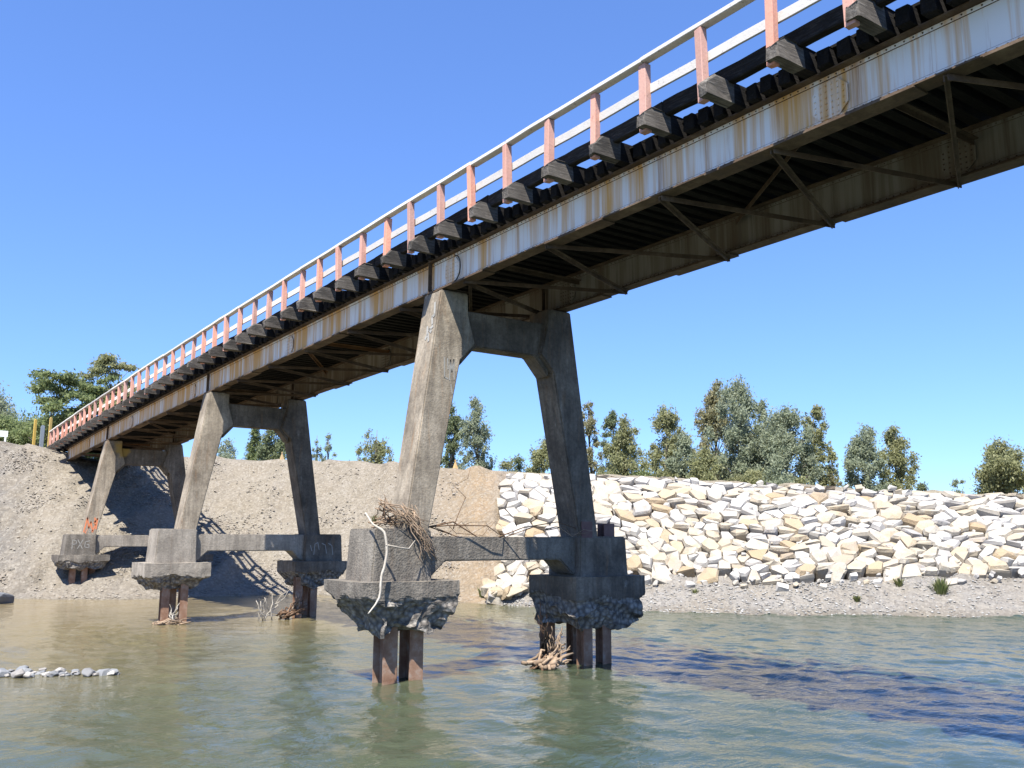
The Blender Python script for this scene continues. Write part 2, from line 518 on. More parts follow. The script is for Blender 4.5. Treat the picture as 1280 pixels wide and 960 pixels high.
# ------------------------------------------------------------------ terrain: far bank and land behind
# stations along the far bank: waterline (x, y), toe (x, y, z), crest (x, y, z), soil mix
TAN, GREY, ORANGE, BEACH, PALE = (0.215, 0.186, 0.145), (0.150, 0.142, 0.130), (0.27, 0.195, 0.118), (0.235, 0.226, 0.212), (0.225, 0.200, 0.160)
def toe(w, c, f, z):
    return (w[0] + (c[0] - w[0]) * f, w[1] + (c[1] - w[1]) * f, z)
ST = [  # waterline, crest, toe or None, slope colour
    ((-420, 330), (-412, 348, 8.0), None, TAN), ((-160, 140), (-154, 156, 8.6), None, TAN), ((-60, 72), (-56, 87, 9.2), None, TAN),
    ((-22, 49), (-19, 62.5, 9.3), None, GREY), ((-11.5, 39.5), (-9.5, 50.0, 9.05), None, GREY), ((-6, 34.3), (-5.2, 47.6, 8.83), None, GREY),
    ((-4.1, 32.3), (-3.3, 45.3, 8.35), None, PALE), ((-1.5, 30.4), (-0.4, 44.6, 7.75), None, PALE), ((2, 30.0), (2.4, 45.3, 8.0), None, PALE),
    ((4.8, 30.4), (4.6, 46.0, 8.25), None, PALE), ((7.4, 29.6), (8.1, 44.7, 8.39), None, PALE), ((9.4, 25.8), (13.45, 38.3, 7.98), None, PALE),
    ((10.8, 21.6), (16.2, 32.4, 7.48), None, TAN), ((11.75, 18.5), (18.5, 28.7, 7.12), None, ORANGE), ((12.4, 16.9), (19.5, 26.75, 7.01), (12.9, 17.6, 0.65), BEACH),
    ((13.9, 13.6), (21.6, 23.4, 6.8), (15.2, 15.2, 1.1), BEACH), ((15.1, 11.4), (22.7, 21.7, 6.68), (17.0, 13.3, 1.28), BEACH),
    ((17.3, 8.8), (25.6, 15.95, 6.16), (19.15, 10.4, 1.28), BEACH), ((19.5, 6.5), (28.2, 12.8, 5.85), (20.9, 7.5, 1.3), BEACH),
    ((21.9, 4.4), (31.3, 10.1, 5.64), (24.0, 5.7, 1.4), BEACH), ((25.7, 0.65), (36.3, 5.2, 5.33), (28.9, 2.05, 1.5), BEACH),
    ((29.5, -3.0), (40.7, 2.0, 5.12), (33, -1.4, 1.5), BEACH), ((40, -14), (52, -9, 5.0), None, BEACH), ((80, -55), (92, -49, 5.0), None, TAN),
    ((200, -180), (212, -172, 5.0), None, TAN), ((520, -480), (532, -470, 5.0), None, TAN)]
OUT = Vector((0.75, 0.66, 0)).normalized()
ROWS = 10
def station_rows(w, c, tz, col):
    if tz is None:
        tz = toe(w, c, 0.10, 0.45 if col is not BEACH else 1.2)
    back = 7.5 if c[0] < 6 else 5.0
    a = Vector((w[0], w[1], 0)); k = Vector(c); te = Vector(tz)
    d = (a - k); d.z = 0; d.normalize()
    pts = [a + d * 6 + Vector((0, 0, -2.4)), a + d * 1.5 + Vector((0, 0, -0.5)), a, te]
    pts += [te.lerp(k, i / 4) for i in (1, 2, 3)]
    pts += [k, k + OUT * 2.2 + Vector((0, 0, 0.04)), k + OUT * 7.0 + Vector((0, 0, back - k.z))]
    return pts
rowpts = [station_rows(w, c, tz, col) for (w, c, tz, col) in ST]
cols = [Vector(s[3]) for s in ST]
NSTAT = len(ST)
def cr(a, b, c, d, t):
    return 0.5 * ((2 * b) + (c - a) * t + (2 * a - 5 * b + 4 * c - d) * t * t + (3 * b - a - 3 * c + d) * t ** 3)
def bank(u, v, disp=True):
    """u: station coordinate, v: row coordinate (2 waterline, 3 toe, 7 crest)"""
    i = max(0, min(NSTAT - 2, int(u))); t = u - i
    j = max(0, min(ROWS - 2, int(v))); q = v - j
    g = lambda k: rowpts[max(0, min(NSTAT - 1, k))][j].lerp(rowpts[max(0, min(NSTAT - 1, k))][j + 1], q)
    if 3 <= i <= NSTAT - 6:
        p = cr(g(i - 1), g(i), g(i + 1), g(i + 2), t)
    else:
        p = g(i).lerp(g(i + 1), t)
    if disp:
        amp = 0.0 if v < 1.5 else min(1.0, (v - 1.5) / 2.0)
        if v > 7: amp *= max(0.4, 1 - (v - 7))
        if v < 3: amp *= 0.35
        nz = fbm((p.x * 0.35, p.y * 0.35, p.z * 0.35), 5)
        rid = fbm((p.x * 0.55 - p.y * 0.45, v * 0.35, 3.3), 5)
        p = p + Vector((-0.45, -0.45, 0.75)) * (0.28 * nz + 0.42 * rid) * amp
        # bed cut back to take the rock wall
        k = max(0.0, min(1.0, (u - 13.55) / 0.3)) * max(0.0, min(1.0, (v - 3.0) / 0.25)) * max(0.0, min(1.0, (7.6 - v) / 0.5)) * max(0.0, min(1.0, (22.6 - u) / 0.5))
        p = p + Vector((0.30, 0.30, -0.52)) * k
    return p

us = []
for i in range(NSTAT - 1):
    L = (Vector(ST[i + 1][0]) - Vector(ST[i][0])).length
    n = max(4, min(14, int(L / 0.28)))
    us += [i + k / n for k in range(n)]
us.append(NSTAT - 1 - 1e-6)
vs_rows = [0, 1, 1.5, 1.8, 2.0, 2.2, 2.4, 2.6, 2.8] + [3 + k / 9 for k in range(0, 36)] + [7, 7.3, 7.7, 8, 8.5, 9]
verts, vcol = [], []
for u in us:
    i = min(NSTAT - 2, int(u)); t = u - i
    slope = cols[i].lerp(cols[i + 1], t)
    for v in vs_rows:
        v_ = min(v, ROWS - 1 - 1e-6)
        p = bank(u, v_)
        verts.append(p)
        c = slope
        if v < 2.1:
            c = slope.lerp(Vector((0.09, 0.08, 0.062)), 0.65)
        elif i < 12 and v < 3.4:
            c = slope.lerp(Vector((0.19, 0.172, 0.148)), 0.6)
        if i == 13 and v > 3:
            c = c.lerp(Vector(ORANGE), 0.5)
        if v > 7.6:
            c = Vector((0.25, 0.22, 0.15))
        vcol.append(c)
    # land behind: slopes gently away to the horizon
    k = bank(u, ROWS - 1 - 1e-6)
    for dist, z in ((30, k.z - 0.4), (150, k.z - 1.0), (4000, k.z - 1.0)):
        verts.append(Vector((k.x, k.y, z)) + OUT * dist)
        vcol.append(Vector((0.16, 0.17, 0.08)))
nr = len(vs_rows) + 3
faces = []
for a in range(len(us) - 1):
    for b in range(nr - 1):
        faces.append((a * nr + b, (a + 1) * nr + b, (a + 1) * nr + b + 1, a * nr + b + 1))
me = bpy.data.meshes.new('ground')
me.from_pydata([tuple(p) for p in verts], [], faces)
me.materials.append(M['soil'])
ca = me.color_attributes.new('soil', 'FLOAT_COLOR', 'POINT')
ca.data.foreach_set('color', np.array([(c[0], c[1], c[2], 1) for c in vcol], dtype=np.float32).ravel())
me.polygons.foreach_set('use_smooth', [True] * len(me.polygons))
bm = bmesh.new(); bm.from_mesh(me); bmesh.ops.recalc_face_normals(bm, faces=bm.faces)
if sum(f.normal.z for f in bm.faces) < 0:
    bmesh.ops.reverse_faces(bm, faces=bm.faces)
bm.to_mesh(me); bm.free()
ground = link(bpy.data.objects.new('ground', me))
tag(ground, 'gravelly river bank and the flat land behind it', 'river bank', kind='structure')

# river surface: one sheet, finely meshed with real chop where the camera can see it
gx = np.concatenate([np.linspace(-600, -24, 14), np.arange(-21, 33, 0.095), np.linspace(35, 540, 14)])
gy = np.concatenate([np.linspace(-600, -20, 14), np.arange(-17.5, 36, 0.10), np.linspace(38, 400, 10)])
GXX, GYY = np.meshgrid(gx, gy)
Z = np.zeros_like(GXX)
wr = np.random.default_rng(11)
for k in range(70):
    lam = 0.34 * (3.6 / 0.34) ** (wr.random() ** 1.25) if k < 66 else wr.uniform(5, 9)
    th_ = 0.35 + wr.normal(0, 0.75)                      # crests mostly across the current
    kx, ky = 2 * math.pi / lam * math.cos(th_), 2 * math.pi / lam * math.sin(th_)
    slope = 0.021 if lam < 1.6 else 0.011
    Z += slope * lam / (2 * math.pi) * np.sin(kx * GXX + ky * GYY + wr.uniform(0, 6.28) + 0.6 * np.sin(0.31 * GXX + 0.23 * GYY + k))
lowf = 0.5 + 0.25 * np.sin(0.21 * GXX - 0.33 * GYY + 1.0) + 0.25 * np.sin(0.37 * GXX + 0.19 * GYY + 2.2) * np.sin(0.11 * GYY - 0.3)
chop = 0.40 + 0.65 * lowf + 0.40 / (1 + np.exp(-(GXX * 0.8 - GYY * 0.6 - 4) / 3.0))
chop *= 1 - 0.45 / (1 + np.exp(-(GYY - 14) / 4.0))        # sheltered reach by the far bank
inside = ((GXX > -21) & (GXX < 33) & (GYY > -17.5) & (GYY < 36)).astype(float)
Z = Z * chop * inside
nxg, nyg = len(gx), len(gy)
idx = np.arange(nxg * nyg).reshape(nyg, nxg)
quads = np.stack([idx[:-1, :-1], idx[:-1, 1:], idx[1:, 1:], idx[1:, :-1]], -1).reshape(-1, 4)
me = bpy.data.meshes.new('river')
me.vertices.add(nxg * nyg)
me.vertices.foreach_set('co', np.stack([GXX, GYY, Z], -1).astype(np.float32).ravel())
me.loops.add(quads.size)
me.loops.foreach_set('vertex_index', quads.ravel().astype(np.int32))
me.polygons.add(len(quads))
me.polygons.foreach_set('loop_start', np.arange(0, quads.size, 4, dtype=np.int32))
me.update(calc_edges=True)
me.polygons.foreach_set('use_smooth', [True] * len(quads))
me.materials.append(M['water'])
water = link(bpy.data.objects.new('river', me))
tag(water, 'murky green brown river with wind ripples', 'river', kind='structure')

# ------------------------------------------------------------------ loose gravel on the bank (uncountable)
def pebble_field(name, mat, n, ur, vr, size, label, power=1.0, density=None):
    oct_v = np.array([(1, 0, 0), (-1, 0, 0), (0, 1, 0), (0, -1, 0), (0, 0, 1), (0, 0, -1)], float)
    oct_f = np.array([(0, 2, 4), (2, 1, 4), (1, 3, 4), (3, 0, 4), (2, 0, 5), (1, 2, 5), (3, 1, 5), (0, 3, 5)])
    V, F = [], []
    k = 0
    while k < n:
        u = random.uniform(*ur); v = random.uniform(*vr)
        if density is not None and random.random() > density(u, v):
            continue
        p = bank(u, v)
        s = size[0] + (size[1] - size[0]) * random.random() ** power
        sc = np.array([s * random.uniform(0.8, 1.5), s * random.uniform(0.7, 1.2), s * random.uniform(0.45, 0.8)])
        a = random.uniform(0, 6.28)
        rot = np.array([[math.cos(a), -math.sin(a), 0], [math.sin(a), math.cos(a), 0], [0, 0, 1]])
        pts = (oct_v + RNG.uniform(-0.25, 0.25, (6, 3))) * sc
        pts = pts @ rot.T + np.array(p) + np.array([-0.2, -0.2, 0.5]) * s * 0.35
        V.append(pts); F.append(oct_f + 6 * k)
        k += 1
    me = bpy.data.meshes.new(name)
    me.from_pydata(np.concatenate(V).tolist(), [], np.concatenate(F).tolist())
    me.materials.append(mat)
    o = link(bpy.data.objects.new(name, me))
    return tag(o, label, 'gravel', kind='stuff')
def dens_left(u, v):
    p = bank(u, v, False)
    return max(0.06, min(1.0, 0.30 + 2.6 * fbm((p.x * 0.28 + 5, p.y * 0.28, p.z * 0.28), 3)))
pebble_field('bank_gravel', M['gravel'], 15000, (4.6, 12.6), (2.1, 6.8), (0.018, 0.085), 'loose pale gravel scattered over the earth bank', 2.2, dens_left)
pebble_field('beach_gravel', M['beach_gravel'], 9000, (13.6, 21.6), (1.95, 3.3), (0.012, 0.075), 'grey pebbles on the beach below the white rocks', 2.6)

# ------------------------------------------------------------------ bridge
def zg(s):
    return 8.702 - 0.0109 * s - 0.0003 * s * s
S0, S1 = -26.0, 46.9
def ring(a, b, step=1.0):
    n = max(2, int(round((b - a) / step)) + 1)
    return [(a + (b - a) * i / (n - 1), zg(a + (b - a) * i / (n - 1))) for i in range(n)]

bridge = empty('bridge', (0, 0, 0), 'long timber decked girder bridge with pink posts and white handrails over the river', 'bridge')
GX = 1.70           # girder web centre
GEND = 44.75
for sgn in (-1, 1):
    rg = ring(S0, GEND)
    mb = MB()
    f = lambda x0, x1, z0, z1: mb.sweep([(sgn * GX + x0, z0), (sgn * GX + x1, z0), (sgn * GX + x1, z1), (sgn * GX + x0, z1)], rg)
    f(-0.15, 0.15, 0.0, 0.025)              # bottom flange
    f(-0.15, 0.15, 0.758, 0.780)             # top flange
    f(0.008, 0.03, 0.026, 0.12); f(-0.03, -0.008, 0.026, 0.12)      # flange angles
    f(0.008, 0.026, 0.69, 0.757); f(-0.026, -0.008, 0.69, 0.757)
    g = mb.build('girder', M['rust'], bridge)
    g['label'] = 'near girder with white painted rust streaked web' if sgn < 0 else 'far girder, grey brown, stained and toned down for shade'
    mb = MB()
    mb.sweep([(sgn * GX - 0.007, 0.026), (sgn * GX + 0.007, 0.026), (sgn * GX + 0.007, 0.757), (sgn * GX - 0.007, 0.757)], rg)
    # painted skirts of the flange angles on the outer side
    mb.sweep([(sgn * GX - 0.032, 0.05), (sgn * GX - 0.031, 0.05), (sgn * GX - 0.031, 0.115), (sgn * GX - 0.032, 0.115)], rg)
    mb.sweep([(sgn * GX - 0.0285, 0.692), (sgn * GX - 0.0275, 0.692), (sgn * GX - 0.0275, 0.750), (sgn * GX - 0.0285, 0.750)], rg)
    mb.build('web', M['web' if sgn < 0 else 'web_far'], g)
    for s in (-20.4, -10.67, -0.56, 9.1, 19.0, 28.9, 38.6):
        for side in (-1, 1):
            mb = MB()
            x = sgn * GX + side * 0.034
            z0 = zg(s)
            oc = [(-0.15, 0.10), (0.15, 0.10), (0.30, 0.25), (0.30, 0.50), (0.15, 0.65), (-0.15, 0.65), (-0.30, 0.50), (-0.30, 0.25)]
            slope = (zg(s + 1) - zg(s - 1)) / 2
            a = [(x - 0.010, s + y, z0 + z + slope * y) for y, z in oc] + [(x + 0.010, s + y, z0 + z + slope * y) for y, z in oc]
            mb.add(a, [tuple(range(8)), tuple(range(15, 7, -1))] + [(i, (i + 1) % 8, 8 + (i + 1) % 8, 8 + i) for i in range(8)])
            pl = mb.build('splice_plate', M['web' if sgn < 0 else 'web_far'], g)
            if side == sgn or sgn > 0 and abs(s) < 12:
                rb = MB()
                for iy in range(6):
                    for iz in range(6):
                        y, z = -0.235 + iy * 0.094, 0.15 + iz * 0.09
                        if abs(y) + abs(z - 0.375) > 0.41:
                            continue
                        cx = x + side * 0.010
                        r = 0.016
                        pts = [(cx, s + y + r * math.cos(q), z0 + z + r * math.sin(q)) for q in [k * math.pi / 3 for k in range(6)]]
                        pts += [(cx + side * 0.016, s + y + 0.6 * r * math.cos(q), z0 + z + 0.6 * r * math.sin(q)) for q in [k * math.pi / 3 for k in range(6)]]
                        rb.add(pts, [tuple(range(6, 12))] + [(k, (k + 1) % 6, 6 + (k + 1) % 6, 6 + k) for k in range(6)])
                ro = rb.build('rivets', M['web' if sgn < 0 else 'rust'], g)
                ro['kind'] = 'stuff'
    # rivets along the flange angles where they are near enough to be seen
    rb = MB()
    s = -16.0
    while s < 3:
        for zz in (0.085, 0.72):
            cx = sgn * GX - 0.033
            pts = [(cx, s + 0.014 * math.cos(q), zg(s) + zz + 0.014 * math.sin(q)) for q in [k * math.pi / 2.5 for k in range(5)]]
            pts += [(cx - 0.013, s + 0.008 * math.cos(q), zg(s) + zz + 0.008 * math.sin(q)) for q in [k * math.pi / 2.5 for k in range(5)]]
            rb.add(pts, [tuple(range(5, 10))] + [(k, (k + 1) % 5, 5 + (k + 1) % 5, 5 + k) for k in range(5)])
        s += 0.13
    ro = rb.build('rivets', M['rust'], g)
    ro['kind'] = 'stuff'
    for (a, b) in ((-15.2, -12.9), (-12.0, -8.4), (-5.9, -4.2), (-2.0, 1.4), (5.2, 8.2), (12.0, 13.4), (15.0, 18.4), (26, 29), (31.6, 35)):
        mb = MB()
        mb.sweep([(sgn * GX - 0.17, -0.028), (sgn * GX + 0.17, -0.028), (sgn * GX + 0.17, -0.003), (sgn * GX - 0.17, -0.003)], ring(a, b))
        mb.build('cover_plate', M['rust'], g)
    # web stiffeners over the piers
    for s in (-16.63, 0.0, 16.63, 33.26):
        mb = MB()
        for side in (-1, 1):
            x0 = sgn * GX + side * 0.036
            mb.box(min(x0, x0 + side * 0.10), max(x0, x0 + side * 0.10), s - 0.008 + 0.35, s + 0.008 + 0.35, zg(s) + 0.028, zg(s) + 0.75)
        mb.build('stiffener', M['rust'], g)

# lateral bracing under the deck
nearn = [-18.0, -15.2, -12.4, -9.7, -7.35, -4.2]
farn = [-16.6, -13.9, -10.6, -8.2, -5.7, -2.6]
s = -1.2
while s < 43:
    nearn.append(s); farn.append(s + 1.5); s += 2.95
seq = []
for a, b in zip(nearn, farn):
    seq += [(-1, a), (1, b)]
for (sa, a), (sb, b) in zip(seq[:-1], seq[1:]):
    mb = MB()
    mb.bar((sa * 1.80, a, zg(a) - 0.035), (sb * 1.80, b, zg(b) - 0.035), 0.07, 0.07)
    mb.build('brace', M['rust'], bridge)
for k, s in enumerate(np.arange(-20.9, 43, 9.9)):
    s = float(s)
    mb = MB()
    zt = zg(s)
    mb.bar((-1.64, s, zt + 0.56), (1.64, s + 0.0, zt + 0.56), 0.09, 0.09)
    mb.build('cross_frame', M['rust_orange'] if k % 3 == 0 else M['rust'], bridge)
    mb = MB()
    mb.bar((-1.62, s, zt + 0.62), (1.62, s + 4.9, zg(s + 4.9) + 0.62), 0.08, 0.08)
    mb.build('top_brace', M['rust_orange'] if k % 3 == 0 else M['rust'], bridge)

# ties, outriggers, posts
DS = 1.282
P0 = -11.636
i0 = int(math.floor((S0 - P0) / DS)) + 1
i1 = int(math.floor((S1 + 0.15 - P0) / DS))
def chunk(x0, x1, y0, y1, z0, z1, b, mat, name, jit=0.0, chamfer_ends=False):
    mb = MB()
    if chamfer_ends:
        c = 0.20
        poly = [(x0, z0), (x1, z0), (x1, z0 + 0.19), (x1 - c, z1), (x0 + c, z1), (x0, z0 + 0.19)]
        mb.prism(poly, y0, y1)
    else:
        mb.box(x0, x1, y0, y1, z0, z1)
    me = mb.mesh(name, mat)
    bm = bmesh.new(); bm.from_mesh(me)
    bmesh.ops.recalc_face_normals(bm, faces=bm.faces)
    bmesh.ops.bevel(bm, geom=list(bm.edges), offset=b, segments=1, affect='EDGES')
    if jit:
        for v in bm.verts:
            v.co += Vector((random.uniform(-jit, jit), random.uniform(-jit, jit), random.uniform(-jit, jit)))
    if chamfer_ends:            # weathered ends, tarred middle
        for xx in (-2.10, 2.10):
            bmesh.ops.bisect_plane(bm, geom=list(bm.verts) + list(bm.edges) + list(bm.faces), plane_co=(xx, 0, 0), plane_no=(1, 0, 0))
        me.materials.append(M['tie_wood'])
        for f_ in bm.faces:
            if abs(f_.calc_center_median().x) < 2.10: f_.material_index = 1
    bm.to_mesh(me); bm.free()
    return me
TIES = [chunk(-1.98, 1.98, -0.10, 0.10, 0.783, 1.04, 0.014, M['tie_wood'], 'cross_tie', 0.012) for _ in range(5)]
OUTR = [chunk(-2.71, 2.71, -0.09, 0.09, 0.784, 1.14, 0.016, M['outrigger_wood'], 'outrigger', 0.02, True) for _ in range(6)]
POST = [chunk(-0.065, 0.065, -0.07, 0.07, 0.755, 1.95, 0.006, M['post_paint'], 'post', 0.006) for _ in range(4)]
posts_s = []
for i in range(i0, i1 + 1):
    s = P0 + i * DS
    so_ = s - 0.09
    posts_s.append(s)
    put('outrigger', random.choice(OUTR), bridge, (random.uniform(-0.06, 0.06), so_, zg(so_) + random.uniform(-0.0, 0.006)),
        (0, random.uniform(-0.004, 0.004), random.uniform(-0.012, 0.012)), (1, random.uniform(0.92, 1.08), 1))
    for k in (1, 2, 3):
        st = so_ + k * DS / 4 + random.uniform(-0.03, 0.03)
        if st > GEND:
            continue
        put('cross_tie', random.choice(TIES), bridge, (random.uniform(-0.05, 0.05), st, zg(st)),
            (0, 0, random.uniform(-0.012, 0.012)), (1, random.uniform(0.9, 1.1), 1))
    for sgn in (-1, 1):
        put('post', random.choice(POST), bridge, (sgn * 2.55, s, zg(s)), (random.uniform(-0.03, 0.03), random.uniform(-0.025, 0.025), random.uniform(-0.12, 0.12)), (random.uniform(0.9, 1.1), random.uniform(0.85, 1.1), 1))
# rails in lengths of three or four bays, kerbs likewise
for sgn in (-1, 1):
    k = 0
    while k < len(posts_s) - 1:
        e = min(len(posts_s) - 1, k + (3 if (k // 3) % 2 else 4))
        a, b = posts_s[k], posts_s[e]
        dz = random.uniform(-0.012, 0.012)
        mb = MB()
        jr = lambda rr0: [(y, z + random.uniform(-0.011, 0.011)) for y, z in rr0]
        mb.sweep([(sgn * 2.55 - 0.085, 1.955 + dz), (sgn * 2.55 + 0.085, 1.955 + dz), (sgn * 2.55 + 0.085, 2.03 + dz), (sgn * 2.55 - 0.085, 2.03 + dz)],
                 jr(ring(a + (0.004 if k else -0.2), b if e < len(posts_s) - 1 else b + 0.15)))
        mb.build('top_rail', M['rail_paint'], bridge, bevel=0.008)
        mb = MB()
        x = sgn * 2.455
        dz = random.uniform(-0.015, 0.015)
        mb.sweep([(x - 0.022, 1.44 + dz), (x + 0.022, 1.44 + dz), (x + 0.022, 1.60 + dz), (x - 0.022, 1.60 + dz)],
                 jr(ring(a + (0.004 if k else -0.2), b if e < len(posts_s) - 1 else b + 0.15)))
        mb.build('middle_rail', M['rail_paint'], bridge, bevel=0.006)
        dz = random.uniform(-0.012, 0.012)
        mb = MB()
        rr = ring(a - 0.086, b - 0.094, 0.32)
        rr = [(y, z + random.uniform(-0.012, 0.012)) for y, z in rr]
        x = sgn * 2.17
        mb.sweep([(x - 0.075, 1.10 + dz), (x + 0.075, 1.10 + dz), (x + 0.075, 1.365 + dz), (x - 0.075, 1.365 + dz)], rr)
        mb.build('kerb', M['kerb_wood'], bridge, bevel=0.015)
        k = e
# running planks on top of the ties
w = 3.72 / 12
for q in range(12):
    x = -1.86 + q * w
    a = S0
    n = 0
    while a < S1:
        b = min(S1, a + 5.2 + (q % 3) * 0.9)
        mb = MB()
        mb.sweep([(x + 0.003, 1.053), (x + w - 0.003, 1.053), (x + w - 0.003, 1.095), (x + 0.003, 1.095)], ring(a + 0.004, b - 0.004, 1.4))
        mb.build('deck_plank', M['tie_wood'], bridge)
        a = b
# loop of cable hanging on the near web by the splice over the first pier
mb = MB()
mb.tube([(-1.76, -0.70 - 0.25 * math.sin(q), zg(-0.7) + 0.38 - 0.30 * math.cos(q)) for q in [k * math.pi / 12 for k in range(0, 13)]], 0.012, 5)
mb.build('cable_loop', M['cable'], bridge)

# ------------------------------------------------------------------ piers
def broken_mass(x0, x1, y0, y1, ztop, zslab, zlow, taper, seed, name, mat, parent, asym=(0, 0)):
    """slab with sound upper edge and a torn underside narrowing down to the piles"""
    bm = bmesh.new()
    nx, ny, nz = 26, 22, 16
    bmesh.ops.create_cube(bm, size=1.0)
    bmesh.ops.subdivide_edges(bm, edges=list(bm.edges), cuts=21, use_grid_fill=True)
    cx, cy = (x0 + x1) / 2, (y0 + y1) / 2
    for v in bm.verts:
        fx, fy, fz = v.co.x + 0.5, v.co.y + 0.5, v.co.z + 0.5
        z = zlow + fz * (ztop - zlow)
        p = Vector((x0 + fx * (x1 - x0), y0 + fy * (y1 - y0), z))
        edge = fbm((p.x * 1.3 + seed, p.y * 1.3, seed * 0.7), 3) * 0.16
        lim = zslab + edge
        if z < lim:
            f = min(1.0, (lim - z) / max(0.05, (zslab - zlow)))
            sh = 1 - taper * (f ** 0.8)
            p.x = cx + asym[0] * f + (p.x - cx) * sh
            p.y = cy + asym[1] * f + (p.y - cy) * sh
            nv = Vector((p.x * 1.7 + seed, p.y * 1.7, p.z * 2.9))
            d = Vector((mnoise.noise(nv), mnoise.noise(nv + Vector((7, 1, 3))), mnoise.noise(nv + Vector((2, 9, 5)))))
            d2 = Vector((mnoise.noise(nv * 3.1), mnoise.noise(nv * 3.1 + Vector((7, 1, 3))), mnoise.noise(nv * 3.1 + Vector((2, 9, 5)))))
            p += (d * 0.20 + d2 * 0.085) * min(1, f * 3)
        else:
            nv = Vector((p.x * 3 + seed, p.y * 3, p.z * 3))
            p += Vector((mnoise.noise(nv), mnoise.noise(nv + Vector((5, 5, 5))), 0)) * 0.018
            p.z += mnoise.noise(nv * 0.6) * 0.015
        v.co = p
    bmesh.ops.recalc_face_normals(bm, faces=bm.faces)
    me = bpy.data.meshes.new(name)
    bm.to_mesh(me); bm.free()
    me.materials.append(mat)
    me.materials.append(M['broken'])
    for pl in me.polygons:
        c = pl.center
        if c.z < zslab - 0.01 + 0.16 * fbm((c.x * 1.3 + seed, c.y * 1.3, seed * 0.7), 3):
            pl.material_index = 1
    return link(bpy.data.objects.new(name, me), parent)

def h_pile(x, y, z0, z1, parent, mat, w=0.36, d=0.50, name='pile', tilt=0):
    mb = MB()
    t = 0.022
    mb.box(x - w / 2, x + w / 2, y - d / 2, y - d / 2 + t, z0, z1)
    mb.box(x - w / 2, x + w / 2, y + d / 2 - t, y + d / 2, z0, z1)
    mb.box(x - t / 2, x + t / 2, y - d / 2 + t + 0.001, y + d / 2 - t - 0.001, z0 + 0.002, z1 - 0.002)
    return mb.build(name, mat, parent)

def ribbon(parent, strokes, plane, mat, w=0.035, name='graffiti'):
    mb = MB()
    for st in strokes:
        for (a, b) in zip(st[:-1], st[1:]):
            d = Vector((b[0] - a[0], b[1] - a[1]))
            if d.length < 1e-4: continue
            n = Vector((-d.y, d.x)).normalized() * w / 2
            e = d.normalized() * w * 0.3
            q = [(a[0] - e.x + n.x, a[1] - e.y + n.y), (a[0] - e.x - n.x, a[1] - e.y - n.y), (b[0] + e.x - n.x, b[1] + e.y - n.y), (b[0] + e.x + n.x, b[1] + e.y + n.y)]
            mb.add([plane(*k) for k in q], [(0, 1, 2, 3)])
    return mb.build(name, mat, parent)

